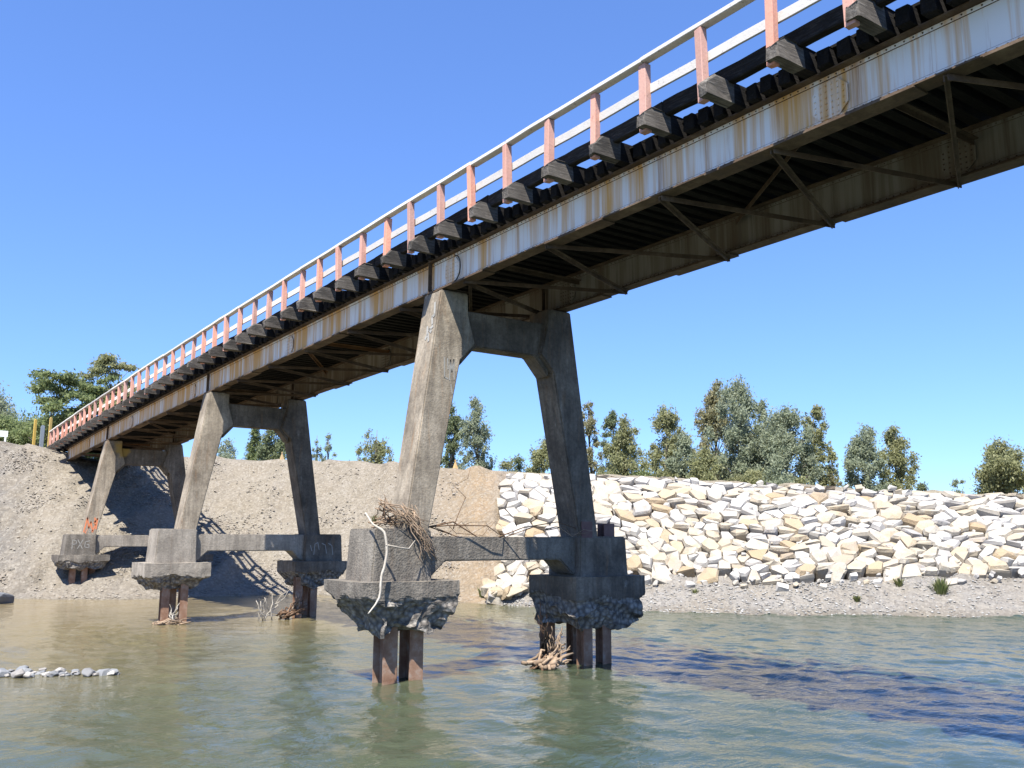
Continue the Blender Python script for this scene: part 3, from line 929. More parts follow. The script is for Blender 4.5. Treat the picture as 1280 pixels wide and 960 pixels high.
def pier(s, label, seed, piles, zc, caps, stub=True, pz0=-2.0, cmat='concrete_cap'):
    root = empty('bridge_pier', (0, s, 0), label, 'bridge pier', 'concrete bridge piers')
    zt = zg(s) - 0.032 - 0.02
    H = 0.385
    out = lambda z: 1.90 + (8.75 - z) * 0.148
    for sg in (-1, 1):
        zb = zc[sg] - 0.05
        k = zt - 8.68
        poly = [(out(zt - k), zt), (1.17, zt), (1.16, 8.2 + k), (0.96, 7.50 + k), (1.36, 7.08 + k), (out(zb) - 0.60, zb), (out(zb), zb)]
        mb = MB()
        mb.prism([(sg * x, z) for x, z in poly], -H, H)
        c = mb.build('column', M['concrete' if sg < 0 else 'concrete_shaded'], root, bevel=0.03, seg=2)
        # bearing plate under the girder
        mb = MB()
        mb.box(sg * GX - 0.2, sg * GX + 0.2, -0.25, 0.25, zt + 0.001, zt + 0.022)
        mb.build('bearing_plate', M['rust'], root)
        if s == 0 and sg < 0:
            px = lambda a, b: (a, -H - 0.004, b)
            ribbon(c, [[(-1.80, 7.05), (-1.79, 6.60), (-1.70, 6.58)], [(-1.66, 6.55), (-1.64, 7.02), (-1.60, 6.75), (-1.55, 7.04), (-1.53, 6.58)],
                       [(-1.72, 7.04), (-1.70, 6.80)], [(-1.62, 6.45), (-1.58, 6.25)]], px, M['graffiti_white'], 0.03)
            pt = lambda y, z: (-out(z) - 0.006, y, z)
            ribbon(c, [[(-0.20, 8.35), (-0.26, 8.05), (-0.16, 8.02), (-0.22, 7.85)], [(-0.26, 7.78), (-0.12, 7.72), (-0.22, 7.66)], [(-0.02, 7.80), (-0.06, 7.60), (0.0, 7.52)], [(-0.10, 7.62), (-0.16, 7.45)]],
                   pt, M['graffiti_white'], 0.075)
        if s > 30 and sg < 0:
            px = lambda a, b: (a, -H - 0.004, b)
            ribbon(c, [[(-2.70, 3.25), (-2.58, 3.95), (-2.48, 3.45), (-2.40, 3.75), (-2.30, 3.3)], [(-2.30, 3.25), (-2.18, 3.60), (-2.22, 3.95)], [(-2.62, 3.2), (-2.52, 3.38)], [(-2.24, 3.7), (-2.10, 3.92), (-2.14, 3.4)]],
                   px, M['graffiti_orange'], 0.07)
            ribbon(c, [[(-2.58, 3.22), (-2.50, 3.42), (-2.42, 3.20), (-2.34, 3.38)]], lambda a, b: (a, -H - 0.006, b), M['graffiti_white'], 0.03)
    mb = MB()
    k = zt - 8.68
    mb.prism([(-1.25, 8.30 + k), (1.25, 8.30 + k), (1.30, 6.98 + k), (0.86, 7.47 + k), (-0.86, 7.47 + k), (-1.30, 6.98 + k)], -0.26, 0.26)
    mb.build('cross_beam', M['concrete_shaded'], root, bevel=0.025, seg=2)
    mb = MB()
    zl = min(zc.values())
    mb.prism([(-2.25, zl - 0.02), (2.25, zl - 0.02), (2.25, 2.15), (2.0, 2.15), (1.62, 2.50), (-1.62, 2.50), (-2.0, 2.15), (-2.25, 2.15)], -0.28, 0.45)
    tb = mb.build('tie_beam', M['concrete_cap'] if s == 0 else M['concrete_pale'], root, bevel=0.03, seg=2)
    for sg in (-1, 1):
        zk = zc[sg]
        x0, x1 = (-3.45, -2.10) if sg < 0 else (2.10, 3.60)
        mb = MB()
        poly = [(x0 - 0.0 * sg, zk), (x1, zk), (x1 + (0.08 if sg > 0 else 0.04), 2.02), (x0 - (0.08 if sg < 0 else 0.02), 2.02)]
        mb.prism(poly, -0.46, 0.80)
        cp = mb.build('cap_block', M[cmat if sg < 0 else 'concrete_shaded'], root, bevel=0.035, seg=2)
        b = caps[sg]
        bms = broken_mass(b[0], b[1], -0.76, 1.12, 2.10, b[2], b[3], b[4], seed + sg, 'pile_cap', M[cmat if sg < 0 else 'concrete_shaded'], root, b[5])
        bms['label'] = 'pile cap with torn crumbling underside'
        if s > 30 and sg < 0:
            ribbon(cp, [[(-3.2, 2.85), (-3.2, 2.4)], [(-3.2, 2.85), (-3.02, 2.8), (-3.02, 2.65), (-3.2, 2.62)], [(-2.95, 2.85), (-2.72, 2.42)], [(-2.72, 2.85), (-2.95, 2.42)],
                        [(-2.40, 2.80), (-2.6, 2.75), (-2.62, 2.5), (-2.42, 2.45), (-2.42, 2.62), (-2.52, 2.62)]], lambda a, b_: (a, -0.466, b_), M['graffiti_white'], 0.035)
        if 10 < s < 20 and sg > 0:
            ribbon(cp, [[(2.45, 2.35), (2.48, 2.75), (2.60, 2.82), (2.66, 2.55)], [(2.78, 2.78), (2.92, 2.72), (2.98, 2.40)], [(3.05, 2.78), (3.2, 2.70), (3.25, 2.35)], [(2.30, 2.70), (2.36, 2.5)]],
                   lambda a, b_: (a, -0.466, b_), M['graffiti_white'], 0.03)
    for (x, y, z1) in piles:
        slim = s > 1 or x > 0
        h_pile(x, y, pz0, z1, root, M['pile_steel'], 0.27 if slim else 0.33, 0.28 if slim else 0.46)
    return root

p1 = pier(0.0, 'nearest concrete pier, driftwood heaped on its left cap and graffiti on its leaning columns', 1.3,
          [(-2.97, -0.10, 1.6), (-2.34, -0.10, 1.6), (-2.66, 0.45, 1.6), (2.02, 0.75, 1.5), (2.26, -0.40, 1.55), (2.86, -0.40, 1.5), (2.75, 0.60, 1.5)],
          {-1: 3.20, 1: 3.06}, {-1: (-3.86, -1.55, 1.80, 1.08, 0.36, (0.12, -0.12)), 1: (1.72, 3.95, 1.62, 0.92, 0.16, (0.0, 0.0))})
h_pile(-2.20, -0.10, 2.9, 3.50, p1, M['stub_steel'], 0.30, 0.26, 'pile_stub')
h_pile(2.35, -0.30, 2.9, 3.42, p1, M['stub_steel'], 0.34, 0.26, 'pile_stub')
h_pile(3.12, -0.25, 2.9, 3.38, p1, M['stub_steel'], 0.34, 0.26, 'pile_stub')
p2 = pier(16.63, 'middle concrete pier with pale caps, standing in the water between the other two', 4.1,
          [(-3.05, -0.25, 1.5), (-2.42, -0.30, 1.5), (-2.6, 0.5, 1.5), (1.90, -0.35, 1.5), (2.55, -0.25, 1.5), (2.6, 0.5, 1.5)],
          {-1: 3.30, 1: 3.14}, {-1: (-3.90, -1.62, 1.62, 1.20, 0.45, (0.0, 0.0)), 1: (1.60, 3.75, 1.72, 1.20, 0.32, (0.1, 0.0))}, cmat='concrete_pale')
p3 = pier(33.26, 'farthest concrete pier at the foot of the bank, orange and white graffiti', 8.2,
          [(-3.05, -0.2, 1.5), (-2.5, -0.2, 1.5), (-2.05, 0.3, 1.5), (2.1, 0.0, 1.5), (2.8, 0.0, 1.5)],
          {-1: 3.12, 1: 3.12}, {-1: (-3.85, -1.45, 1.80, 1.45, 0.25, (0, 0)), 1: (1.60, 3.8, 1.8, 1.4, 0.25, (0, 0))}, cmat='concrete_cap')

# ------------------------------------------------------------------ riprap wall
def rock_mesh(name, seed, n=13, flat=0.6, mat=None, bev=0.0):
    rng = random.Random(seed)
    bm = bmesh.new()
    for _ in range(n):
        while True:
            p = Vector((rng.uniform(-1, 1), rng.uniform(-1, 1), rng.uniform(-1, 1)))
            if 0.55 < p.length < 1.15: break
        p = p.normalized() * rng.uniform(0.85, 1.1)
        bm.verts.new((p.x * 0.5, p.y * 0.5, p.z * 0.5 * flat))
    r = bmesh.ops.convex_hull(bm, input=bm.verts)
    junk = [g for g in r['geom_interior'] if isinstance(g, bmesh.types.BMVert)]
    bmesh.ops.delete(bm, geom=junk, context='VERTS')
    bmesh.ops.dissolve_limit(bm, angle_limit=0.30, verts=bm.verts, edges=bm.edges)
    if bev:
        bmesh.ops.bevel(bm, geom=list(bm.edges), offset=bev, segments=1, affect='EDGES', clamp_overlap=True)
    bmesh.ops.recalc_face_normals(bm, faces=bm.faces)
    me = bpy.data.meshes.new(name)
    bm.to_mesh(me); bm.free()
    me.materials.append(mat or M['rock'])
    return me
def slab_mesh(name, seed):
    # angular quarry block: jittered box corners plus a few chipped points
    rng = random.Random(seed)
    bm = bmesh.new()
    for x in (-1, 1):
        for y in (-1, 1):
            for z in (-1, 1):
                if rng.random() < 0.12: continue
                k = rng.uniform(0.62, 1.0)
                bm.verts.new((x * 0.5 * rng.uniform(0.62, 1.0) * k ** 0.3, y * 0.5 * rng.uniform(0.62, 1.0), z * 0.5 * rng.uniform(0.55, 1.0) * k))
    for _ in range(5):
        p = Vector((rng.uniform(-1, 1), rng.uniform(-1, 1), rng.uniform(-1, 1))).normalized()
        bm.verts.new((p.x * 0.54, p.y * 0.54, p.z * 0.50))
    r = bmesh.ops.convex_hull(bm, input=bm.verts)
    bmesh.ops.delete(bm, geom=[g for g in r['geom_interior'] if isinstance(g, bmesh.types.BMVert)], context='VERTS')
    bmesh.ops.dissolve_limit(bm, angle_limit=0.28, verts=bm.verts, edges=bm.edges)
    bmesh.ops.bevel(bm, geom=list(bm.edges), offset=0.022, segments=1, affect='EDGES', clamp_overlap=True)
    bmesh.ops.recalc_face_normals(bm, faces=bm.faces)
    me = bpy.data.meshes.new(name)
    bm.to_mesh(me); bm.free()
    me.materials.append(M['rock'])
    return me
ROCKS = [slab_mesh('stone', 100 + k) for k in range(12)] + [rock_mesh('stone', 500 + k, 12, 0.8, None, 0.025) for k in range(14)]
rip = empty('riprap_wall', tuple(bank(17, 3)), 'sloping wall of piled white and cream quarry rocks along the far bank', 'rock wall')
rip_loc = rip.location.copy()
rr = random.Random(21)
U0, U1 = 13.55, 21.9
def bank_frame(u, v):
    p = bank(u, v, False)
    du = (bank(u + 0.05, v, False) - bank(u - 0.05, v, False)).normalized()
    dv = (bank(u, min(6.95, v + 0.05), False) - bank(u, v - 0.05, False)).normalized()
    n = du.cross(dv).normalized()
    if n.z < 0: n = -n
    return p, du, dv, n
# walk along the wall by real length
lens = [0.0]; uu = [U0]
u = U0
while u < U1:
    a = bank(u, 5, False); u2 = u + 0.02; b = bank(u2, 5, False)
    lens.append(lens[-1] + (b - a).length); uu.append(u2); u = u2
LT = lens[-1]
def u_at(l):
    return float(np.interp(l, lens, uu))
slope_len = 10.0
seeds = []
d = 0.25
while d < slope_len + 0.5:
    small = d > 8.7
    rp = rr.uniform(0.54, 0.76) if not small else rr.uniform(0.48, 0.6)
    l = rr.uniform(-0.8, 0.4)
    while l < LT + 1.0:
        w = rr.choice((0.45, 0.65, 0.8, 1.0, 1.35)) * rr.uniform(0.85, 1.15) * (0.85 if small else 1)
        seeds.append((l + w / 2 + rr.uniform(-0.15, 0.15), d + rr.uniform(-0.42, 0.42) * rp))
        l += w
    d += rp
def clip(poly, mx, my, nx, ny):
    out = []
    for i in range(len(poly)):
        a, b = poly[i], poly[(i + 1) % len(poly)]
        da = (a[0] - mx) * nx + (a[1] - my) * ny
        db = (b[0] - mx) * nx + (b[1] - my) * ny
        if da <= 0: out.append(a)
        if da * db < 0:
            f = da / (da - db)
            out.append((a[0] + (b[0] - a[0]) * f, a[1] + (b[1] - a[1]) * f))
    return out
def on_slope(l, d, h):
    u = u_at(max(0, min(LT, l)))
    v = 3 + 4 * d / slope_len
    p, du, dv, n = bank_frame(u, max(2.2, min(6.94, v)))
    if v > 6.94:
        p = p + OUT * (v - 6.94) * 2.2
    return p + n * h
CAM = Vector((-12.484, -17.99, 3.0))
blocks = []
for i, (l, d) in enumerate(seeds):
    u = u_at(max(0, min(LT, l))); v = 3 + 4 * d / slope_len
    if u < 13.70 - 0.15 * math.sin(v * 2.3 + 1) or l > LT: continue
    if d < 0.5 and u > 15.0 and rr.random() < 0.4: continue
    poly = [(l - 1.5, d - 1.2), (l + 1.5, d - 1.2), (l + 1.5, d + 1.2), (l - 1.5, d + 1.2)]
    if d < 1.0: poly = [(a, max(b, -0.15 + 0.3 * math.sin(l * 2.1))) for a, b in poly]
    for j, (l2, d2) in enumerate(seeds):
        if j == i or abs(l2 - l) > 2.4 or abs(d2 - d) > 2.0: continue
        # slight anisotropic metric so that blocks lie along the wall
        nx, ny = (l2 - l), (d2 - d) * 1.12
        poly = clip(poly, (l + l2) / 2, (d + d2) / 2, nx, ny)
        if len(poly) < 3: break
    if len(poly) < 3: continue
    # merge very short sides
    q = []
    for k in range(len(poly)):
        if not q or math.hypot(poly[k][0] - q[-1][0], poly[k][1] - q[-1][1]) > 0.16: q.append(poly[k])
    if len(q) < 3: continue
    poly = q
    cx = sum(p[0] for p in poly) / len(poly); cy = sum(p[1] for p in poly) / len(poly)
    n = len(poly)
    tl, td = rr.uniform(-0.30, 0.30), rr.uniform(-0.42, 0.28)
    h0 = rr.uniform(0.04, 0.28) if d < 8.7 else rr.uniform(-0.12, 0.05)
    if v > 6.9: h0 = min(h0, -0.1)
    rings = []
    for (sc, dh) in ((0.86, -0.75), (rr.uniform(0.96, 1.04), -0.17), (rr.uniform(0.80, 0.93), 0.0)):
        r_ = []
        for (a, b) in poly:
            k = sc * rr.uniform(0.90, 1.06)
            x, y = cx + (a - cx) * k, cy + (b - cy) * k
            hh = h0 + dh * rr.uniform(0.7, 1.2) + ((x - cx) * tl + (y - cy) * td if dh > -0.5 else 0)
            r_.append((x, y, hh))
        rings.append(r_)
    rx, ry = cx + rr.uniform(-0.2, 0.2), cy + rr.uniform(-0.15, 0.15)
    top = (rx, ry, h0 + (rx - cx) * tl + (ry - cy) * td + rr.uniform(-0.02, 0.16))
    V = [on_slope(*p) for r_ in rings for p in r_] + [on_slope(*top)]
    F = []
    for r_ in range(2):
        for k in range(n):
            k2 = (k + 1) % n
            F.append((r_ * n + k, r_ * n + k2, (r_ + 1) * n + k2, (r_ + 1) * n + k))
    for k in range(n):
        F.append((2 * n + k, 2 * n + (k + 1) % n, 3 * n))
    area = abs(sum(poly[k][0] * poly[(k + 1) % n][1] - poly[(k + 1) % n][0] * poly[k][1] for k in range(n))) / 2
    c = V[-1]
    blocks.append((area / (c - CAM).length ** 2 * (1 if l < LT - 5 else 0.2), c, V, F))
blocks.sort(key=lambda q: -q[0])
rest_v, rest_f = [], []
for i, (_, c, V, F) in enumerate(blocks):
    if i < 300:
        me = bpy.data.meshes.new('stone')
        me.from_pydata([tuple(p - c) for p in V], [], F)
        me.materials.append(M['rock'])
        bm = bmesh.new(); bm.from_mesh(me); bmesh.ops.recalc_face_normals(bm, faces=bm.faces); bm.to_mesh(me); bm.free()
        o = bpy.data.objects.new('stone', me)
        link(o, rip)
        o.location = c - rip_loc
    else:
        k = len(rest_v)
        rest_v += [tuple(p - rip_loc) for p in V]
        rest_f += [tuple(k + j for j in f_) for f_ in F]
print('riprap blocks', len(blocks))
def rock_matrix(q):
    p, du, dv, n, w, hh = q
    m = Matrix((du, dv, n)).transposed().to_4x4()
    m = m @ Matrix.Rotation(rr.uniform(-0.6, 0.6), 4, 'Z') @ Matrix.Rotation(rr.uniform(-0.4, 0.4), 4, 'X') @ Matrix.Rotation(rr.uniform(-0.4, 0.4), 4, 'Y')
    return Matrix.Translation(p) @ m @ Matrix.Diagonal((w * 1.14, hh * 1.16, rr.uniform(0.6, 0.95), 1))
inv = Matrix.Translation(-rip_loc)
rb_ = random.Random(33)
for k in range(13):              # boulders tumbled to the water's edge at the left end of the wall
    u = rb_.uniform(13.40, 14.15); v = rb_.uniform(2.1, 3.15)
    p, du, dv, n = bank_frame(u, v)
    o = bpy.data.objects.new('stone', ROCKS[12 + k])
    link(o, rip)
    o.matrix_local = inv @ rock_matrix((p + n * 0.2, du, dv, n, rb_.uniform(0.9, 1.45), rb_.uniform(0.8, 1.1)))
# chinks filled with small broken rock
for k in range(420):
    u = u_at(rr.uniform(0, LT)); v = (3 + 4 * rr.random()) if k % 3 else rr.uniform(2.75, 3.2)
    if u < 13.75: continue
    p, du, dv, n = bank_frame(u, min(6.95, v))
    s_ = rr.uniform(0.2, 0.5)
    mw = rock_matrix((p + n * rr.uniform(-0.05, 0.12), du, dv, n, s_, s_ * 0.8)) @ Matrix.Diagonal((1, 1, 0.5, 1))
    me = rr.choice(ROCKS)
    j0 = len(rest_v)
    rest_v += [tuple(inv @ mw @ v_.co) for v_ in me.vertices]
    rest_f += [tuple(j0 + j for j in pl.vertices) for pl in me.polygons]
me = bpy.data.meshes.new('small_stones')
me.from_pydata(rest_v, [], rest_f)
t = m_stone('small_riprap', [(0.36, 0.34, 0.30), (0.42, 0.405, 0.38), (0.32, 0.27, 0.195), (0.39, 0.375, 0.355), (0.28, 0.265, 0.245)])
me.materials.append(t)
o = link(bpy.data.objects.new('small_stones', me), rip)
o['kind'] = 'stuff'

# ------------------------------------------------------------------ stones in the river, boulder at left
COB = [rock_mesh('stone', 300 + k, 22, 0.75, M['cobble'], 0.05) for k in range(8)]
for me in COB:
    me.polygons.foreach_set('use_smooth', [False] * len(me.polygons))
bar = empty('stone_bar', (-8.4, 4.6, 0), 'low row of grey river stones breaking the surface at the left', 'stone bar')
rc = random.Random(5)
A, B = Vector((-10.3, 6.25, 0)), Vector((-7.25, 4.15, 0))
dirv = (B - A).normalized(); perp = Vector((dirv.y, -dirv.x, 0))
for k in range(95):
    f = rc.random()
    wdt = 0.42 * (1 - f ** 4)
    p = A.lerp(B, f) + perp * rc.uniform(-wdt, wdt)
    s_ = rc.uniform(0.12, 0.27)
    if rc.random() < 0.15: s_ *= 1.45
    if rc.random() < 0.3: s_ *= 0.65
    o = put('stone', rc.choice(COB), bar, tuple(p - bar.location + Vector((0, 0, rc.uniform(0.0, 0.06)))), (rc.uniform(-0.3, 0.3), rc.uniform(-0.3, 0.3), rc.uniform(0, 6.28)),
            (s_ * rc.uniform(1.0, 1.5), s_, s_ * rc.uniform(0.8, 1.05)))
bl = rock_mesh('boulder', 77, 26, 0.85, M['cobble'], 0.06)
o = put('boulder', bl, None, (-6.55, 30.3, 0.15), (0.1, 0.05, 0.6), (1.7, 1.1, 1.1))
tag(o, 'rounded blue grey boulder in the water at the left edge', 'boulder')

# ------------------------------------------------------------------ driftwood
def twig(rng, a, b, r, kink=0.12, n=5):
    a, b = Vector(a), Vector(b)
    L = (b - a).length
    pts = []
    for i in range(n + 1):
        f = i / n
        j = Vector((rng.uniform(-1, 1), rng.uniform(-1, 1), rng.uniform(-1, 1))) * kink * L * math.sin(math.pi * f)
        pts.append(a.lerp(b, f) + j)
    return pts, [r * (1 - 0.6 * i / n) for i in range(n + 1)]
def pile_of_wood(loc, label, specs, seed, name='driftwood_pile'):
    """specs: list of (count, a_lo, a_hi, b_lo, b_hi, r_lo, r_hi, material)"""
    rng = random.Random(seed)
    root = empty(name, loc, label, 'driftwood')
    L = Vector(loc)
    for (n, al, ah, blo, bh, r0, r1, mat) in specs:
        for _ in range(n):
            a = [rng.uniform(al[i], ah[i]) for i in range(3)]
            b = [rng.uniform(blo[i], bh[i]) for i in range(3)]
            pts, rad = twig(rng, a, b, rng.uniform(r0, r1))
            mb = MB()
            mb.tube([p - L for p in pts], rad, 6)
            mb.build('branch', M[mat], root, smooth=True, fix=False)
    return root
pile_of_wood((-2.9, -0.2, 3.2), 'tangle of dry sticks heaped on the left cap of the nearest pier', [
    (22, (-3.40, -0.45, 3.22), (-3.0, 0.1, 3.45), (-2.75, -0.45, 3.24), (-2.5, 0.1, 3.55), 0.008, 0.020, 'drift'),
    (14, (-3.35, -0.40, 3.6), (-3.0, -0.1, 3.85), (-2.7, -0.6, 3.2), (-2.2, -0.5, 3.4), 0.009, 0.018, 'drift'),
    (24, (-2.95, -0.5, 3.5), (-2.5, -0.45, 3.75), (-2.4, -0.8, 2.4), (-2.0, -0.55, 2.9), 0.007, 0.016, 'drift'),
    (10, (-3.3, -0.45, 3.3), (-3.0, 0.0, 3.6), (-3.3, -0.4, 3.6), (-2.9, 0.0, 3.95), 0.010, 0.02, 'drift_brown')], 3)
mb = MB()
base_pts = [(-3.62, -0.30, 3.52), (-3.60, -0.62, 3.28), (-3.44, -0.80, 3.12), (-3.40, -0.86, 2.80), (-3.42, -0.88, 2.55), (-3.52, -0.90, 2.22), (-3.55, -0.92, 1.90), (-3.62, -0.92, 1.72), (-3.80, -0.90, 1.50)]
rbr = random.Random(4)
pth, rad = [], []
for i in range(len(base_pts) - 1):
    for k in range(4):
        f = k / 4
        g_ = lambda q: Vector(base_pts[max(0, min(len(base_pts) - 1, q))])
        p = cr(g_(i - 1), g_(i), g_(i + 1), g_(i + 2), f) + Vector((rbr.uniform(-1, 1), rbr.uniform(-0.5, 0.5), 0)) * 0.005
        pth.append(p); rad.append((0.016 + 0.013 * math.sin(math.pi * (i + f) / 8)) * rbr.uniform(0.88, 1.12))
pth.append(Vector(base_pts[-1])); rad.append(0.012)
mb.tube(pth, rad, 8)
bb = mb.build('bleached_branch', M['bleached'], None, smooth=True)
tag(bb, 'long bleached white branch hanging down the cap of the nearest pier', 'branch')
mb = MB()
mb.tube([(-3.42, -0.87, 2.86), (-3.05, -0.80, 2.80), (-2.80, -0.72, 2.78), (-2.62, -0.66, 2.95)], [0.018, 0.016, 0.014, 0.01], 6)
o = mb.build('side_shoot', M['bleached'], bb, smooth=True)
pile_of_wood((0.0, -0.3, 3.2), 'thin bare branches lying along the tie beam of the nearest pier', [
    (3, (-2.1, -0.25, 3.24), (-1.9, -0.1, 3.28), (0.6, -0.3, 3.22), (2.4, -0.2, 3.26), 0.012, 0.02, 'drift_brown'),
    (3, (-1.9, -0.2, 3.22), (-0.8, 0.0, 3.26), (-0.6, -0.2, 3.26), (0.8, 0.1, 3.34), 0.007, 0.011, 'drift_brown'),
    (1, (-1.4, -0.15, 3.2), (-1.3, -0.1, 3.22), (-0.95, -0.3, 4.6), (-0.9, -0.2, 4.7), 0.012, 0.013, 'drift_brown'),
    (2, (1.0, -0.35, 3.2), (1.2, -0.3, 3.22), (2.3, -0.55, 3.15), (2.5, -0.5, 3.2), 0.012, 0.016, 'drift')], 9, 'branch_tangle')
pile_of_wood((1.65, 0.0, 0.0), 'root wad of pale driftwood caught at the right piles of the nearest pier', [
    (22, (0.7, -0.6, -0.05), (1.4, 0.2, 0.15), (1.3, -0.5, 0.05), (2.1, 0.3, 0.5), 0.03, 0.075, 'drift'),
    (12, (1.35, -0.3, 0.0), (1.8, 0.2, 0.1), (1.45, -0.3, 0.5), (1.95, 0.2, 0.95), 0.02, 0.05, 'drift'),
    (9, (1.3, -0.2, 0.2), (1.6, 0.2, 0.4), (1.2, -0.2, 0.7), (1.7, 0.2, 1.05), 0.015, 0.035, 'tie_wood'),
    (5, (1.4, -0.2, 0.6), (1.5, 0.1, 0.7), (1.05, -0.2, 0.9), (1.3, 0.2, 1.25), 0.008, 0.014, 'drift_brown'),
    (6, (0.75, -0.5, -0.02), (1.1, 0.0, 0.05), (1.1, -0.5, 0.05), (1.5, 0.0, 0.3), 0.02, 0.04, 'drift_brown')], 12)
pile_of_wood((-2.9, 16.0, 0.0), 'small heap of grey sticks at the left piles of the middle pier', [
    (14, (-3.6, 15.4, -0.02), (-3.2, 16.0, 0.1), (-2.9, 15.4, 0.0), (-2.3, 16.0, 0.2), 0.02, 0.05, 'drift'),
    (7, (-3.1, 15.6, 0.0), (-2.8, 15.9, 0.1), (-3.1, 15.6, 0.4), (-2.7, 15.9, 0.75), 0.015, 0.035, 'bleached')], 14)
pile_of_wood((1.4, 16.0, 0.0), 'driftwood heap with pale upright twigs at the right piles of the middle pier', [
    (22, (0.9, 15.5, -0.02), (1.4, 16.1, 0.2), (1.5, 15.5, 0.1), (2.2, 16.1, 0.75), 0.02, 0.05, 'drift_brown'),
    (8, (1.4, 15.6, 0.2), (1.8, 16.0, 0.5), (1.5, 15.6, 0.5), (2.1, 16.0, 1.0), 0.02, 0.05, 'drift'),
    (6, (-0.1, 15.6, -0.02), (0.7, 15.9, 0.0), (0.0, 15.6, 0.5), (0.7, 15.9, 0.95), 0.02, 0.03, 'bleached'),
    (2, (0.2, 15.6, -0.02), (0.4, 15.9, 0.0), (1.2, 15.6, 0.9), (1.4, 15.9, 1.15), 0.02, 0.03, 'bleached')], 17)

# ------------------------------------------------------------------ markers at the bridge end and survey stakes
def gz(x, y):
    best = None
    return 8.45
mb = MB(); mb.box(-0.07, 0.07, -0.07, 0.07, -0.4, 1.85); mb.prism([(-0.07, 1.851), (0.07, 1.851), (0.0, 1.92)], -0.07, 0.07)
for (x, y, z, sc, mat, lab) in ((-3.3, 47.3, 8.5, 1.0, 'yellow_paint', 'yellow marker post standing on the left bank apart from the bridge'),
                                (-2.42, 47.3, 8.6, 1.05, 'yellow_paint', 'taller yellow marker post right at the end of the handrail')):
    me = mb.mesh('marker_post', M[mat])
    o = put('marker_post', me, None, (x, y, z), (0, 0, 0.2), (1, 1, sc))
    tag(o, lab, 'post', 'posts at the bridge end')
mb = MB(); mb.box(-0.11, 0.11, -0.09, 0.09, -0.4, 1.45); mb.box(-0.07, 0.07, -0.06, 0.06, 1.451, 1.50)
o = mb.build('marker_post', M['grey_paint'], None, bevel=0.01); o.location = (-3.0, 46.3, 8.45)
tag(o, 'blue grey marker post between the two yellow posts', 'post', 'posts at the bridge end')
sg_ = empty('sign_board', (-5.0, 47.9, 8.8), 'small white board on a short leg at the left edge', 'sign')
mb = MB(); mb.box(-0.75, 0.28, -0.03, 0.03, 0.42, 0.80); mb.build('board', M['white_paint'], sg_, bevel=0.01)
mb = MB(); mb.box(0.10, 0.20, -0.04, 0.029, -0.3, 0.419); mb.build('leg', M['white_paint'], sg_)
for (x, y, z, lab) in ((11.0, 41.6, 8.12, 'small tan survey marker on the bank crest behind the middle pier'),
                       (17.8, 30.4, 7.2, 'small tan survey marker on the bank crest beside the white rocks')):
    mb = MB()
    mb.add([(-0.22, -0.2, -0.1), (0.22, -0.2, -0.1), (0.22, 0.2, -0.1), (-0.22, 0.2, -0.1), (-0.04, -0.04, 0.62), (0.04, -0.04, 0.62), (0.04, 0.04, 0.62), (-0.04, 0.04, 0.62)],
           [(0, 3, 2, 1), (4, 5, 6, 7), (0, 1, 5, 4), (1, 2, 6, 5), (2, 3, 7, 6), (3, 0, 4, 7)])
    mb.box(-0.05, 0.05, -0.05, 0.05, 0.621, 0.80)
    o = mb.build('survey_marker', M['tan_paint'], None, bevel=0.01); o.location = (x, y, z); o.scale = (0.75, 0.75, 0.75)
    tag(o, lab, 'marker', 'markers on the crest')

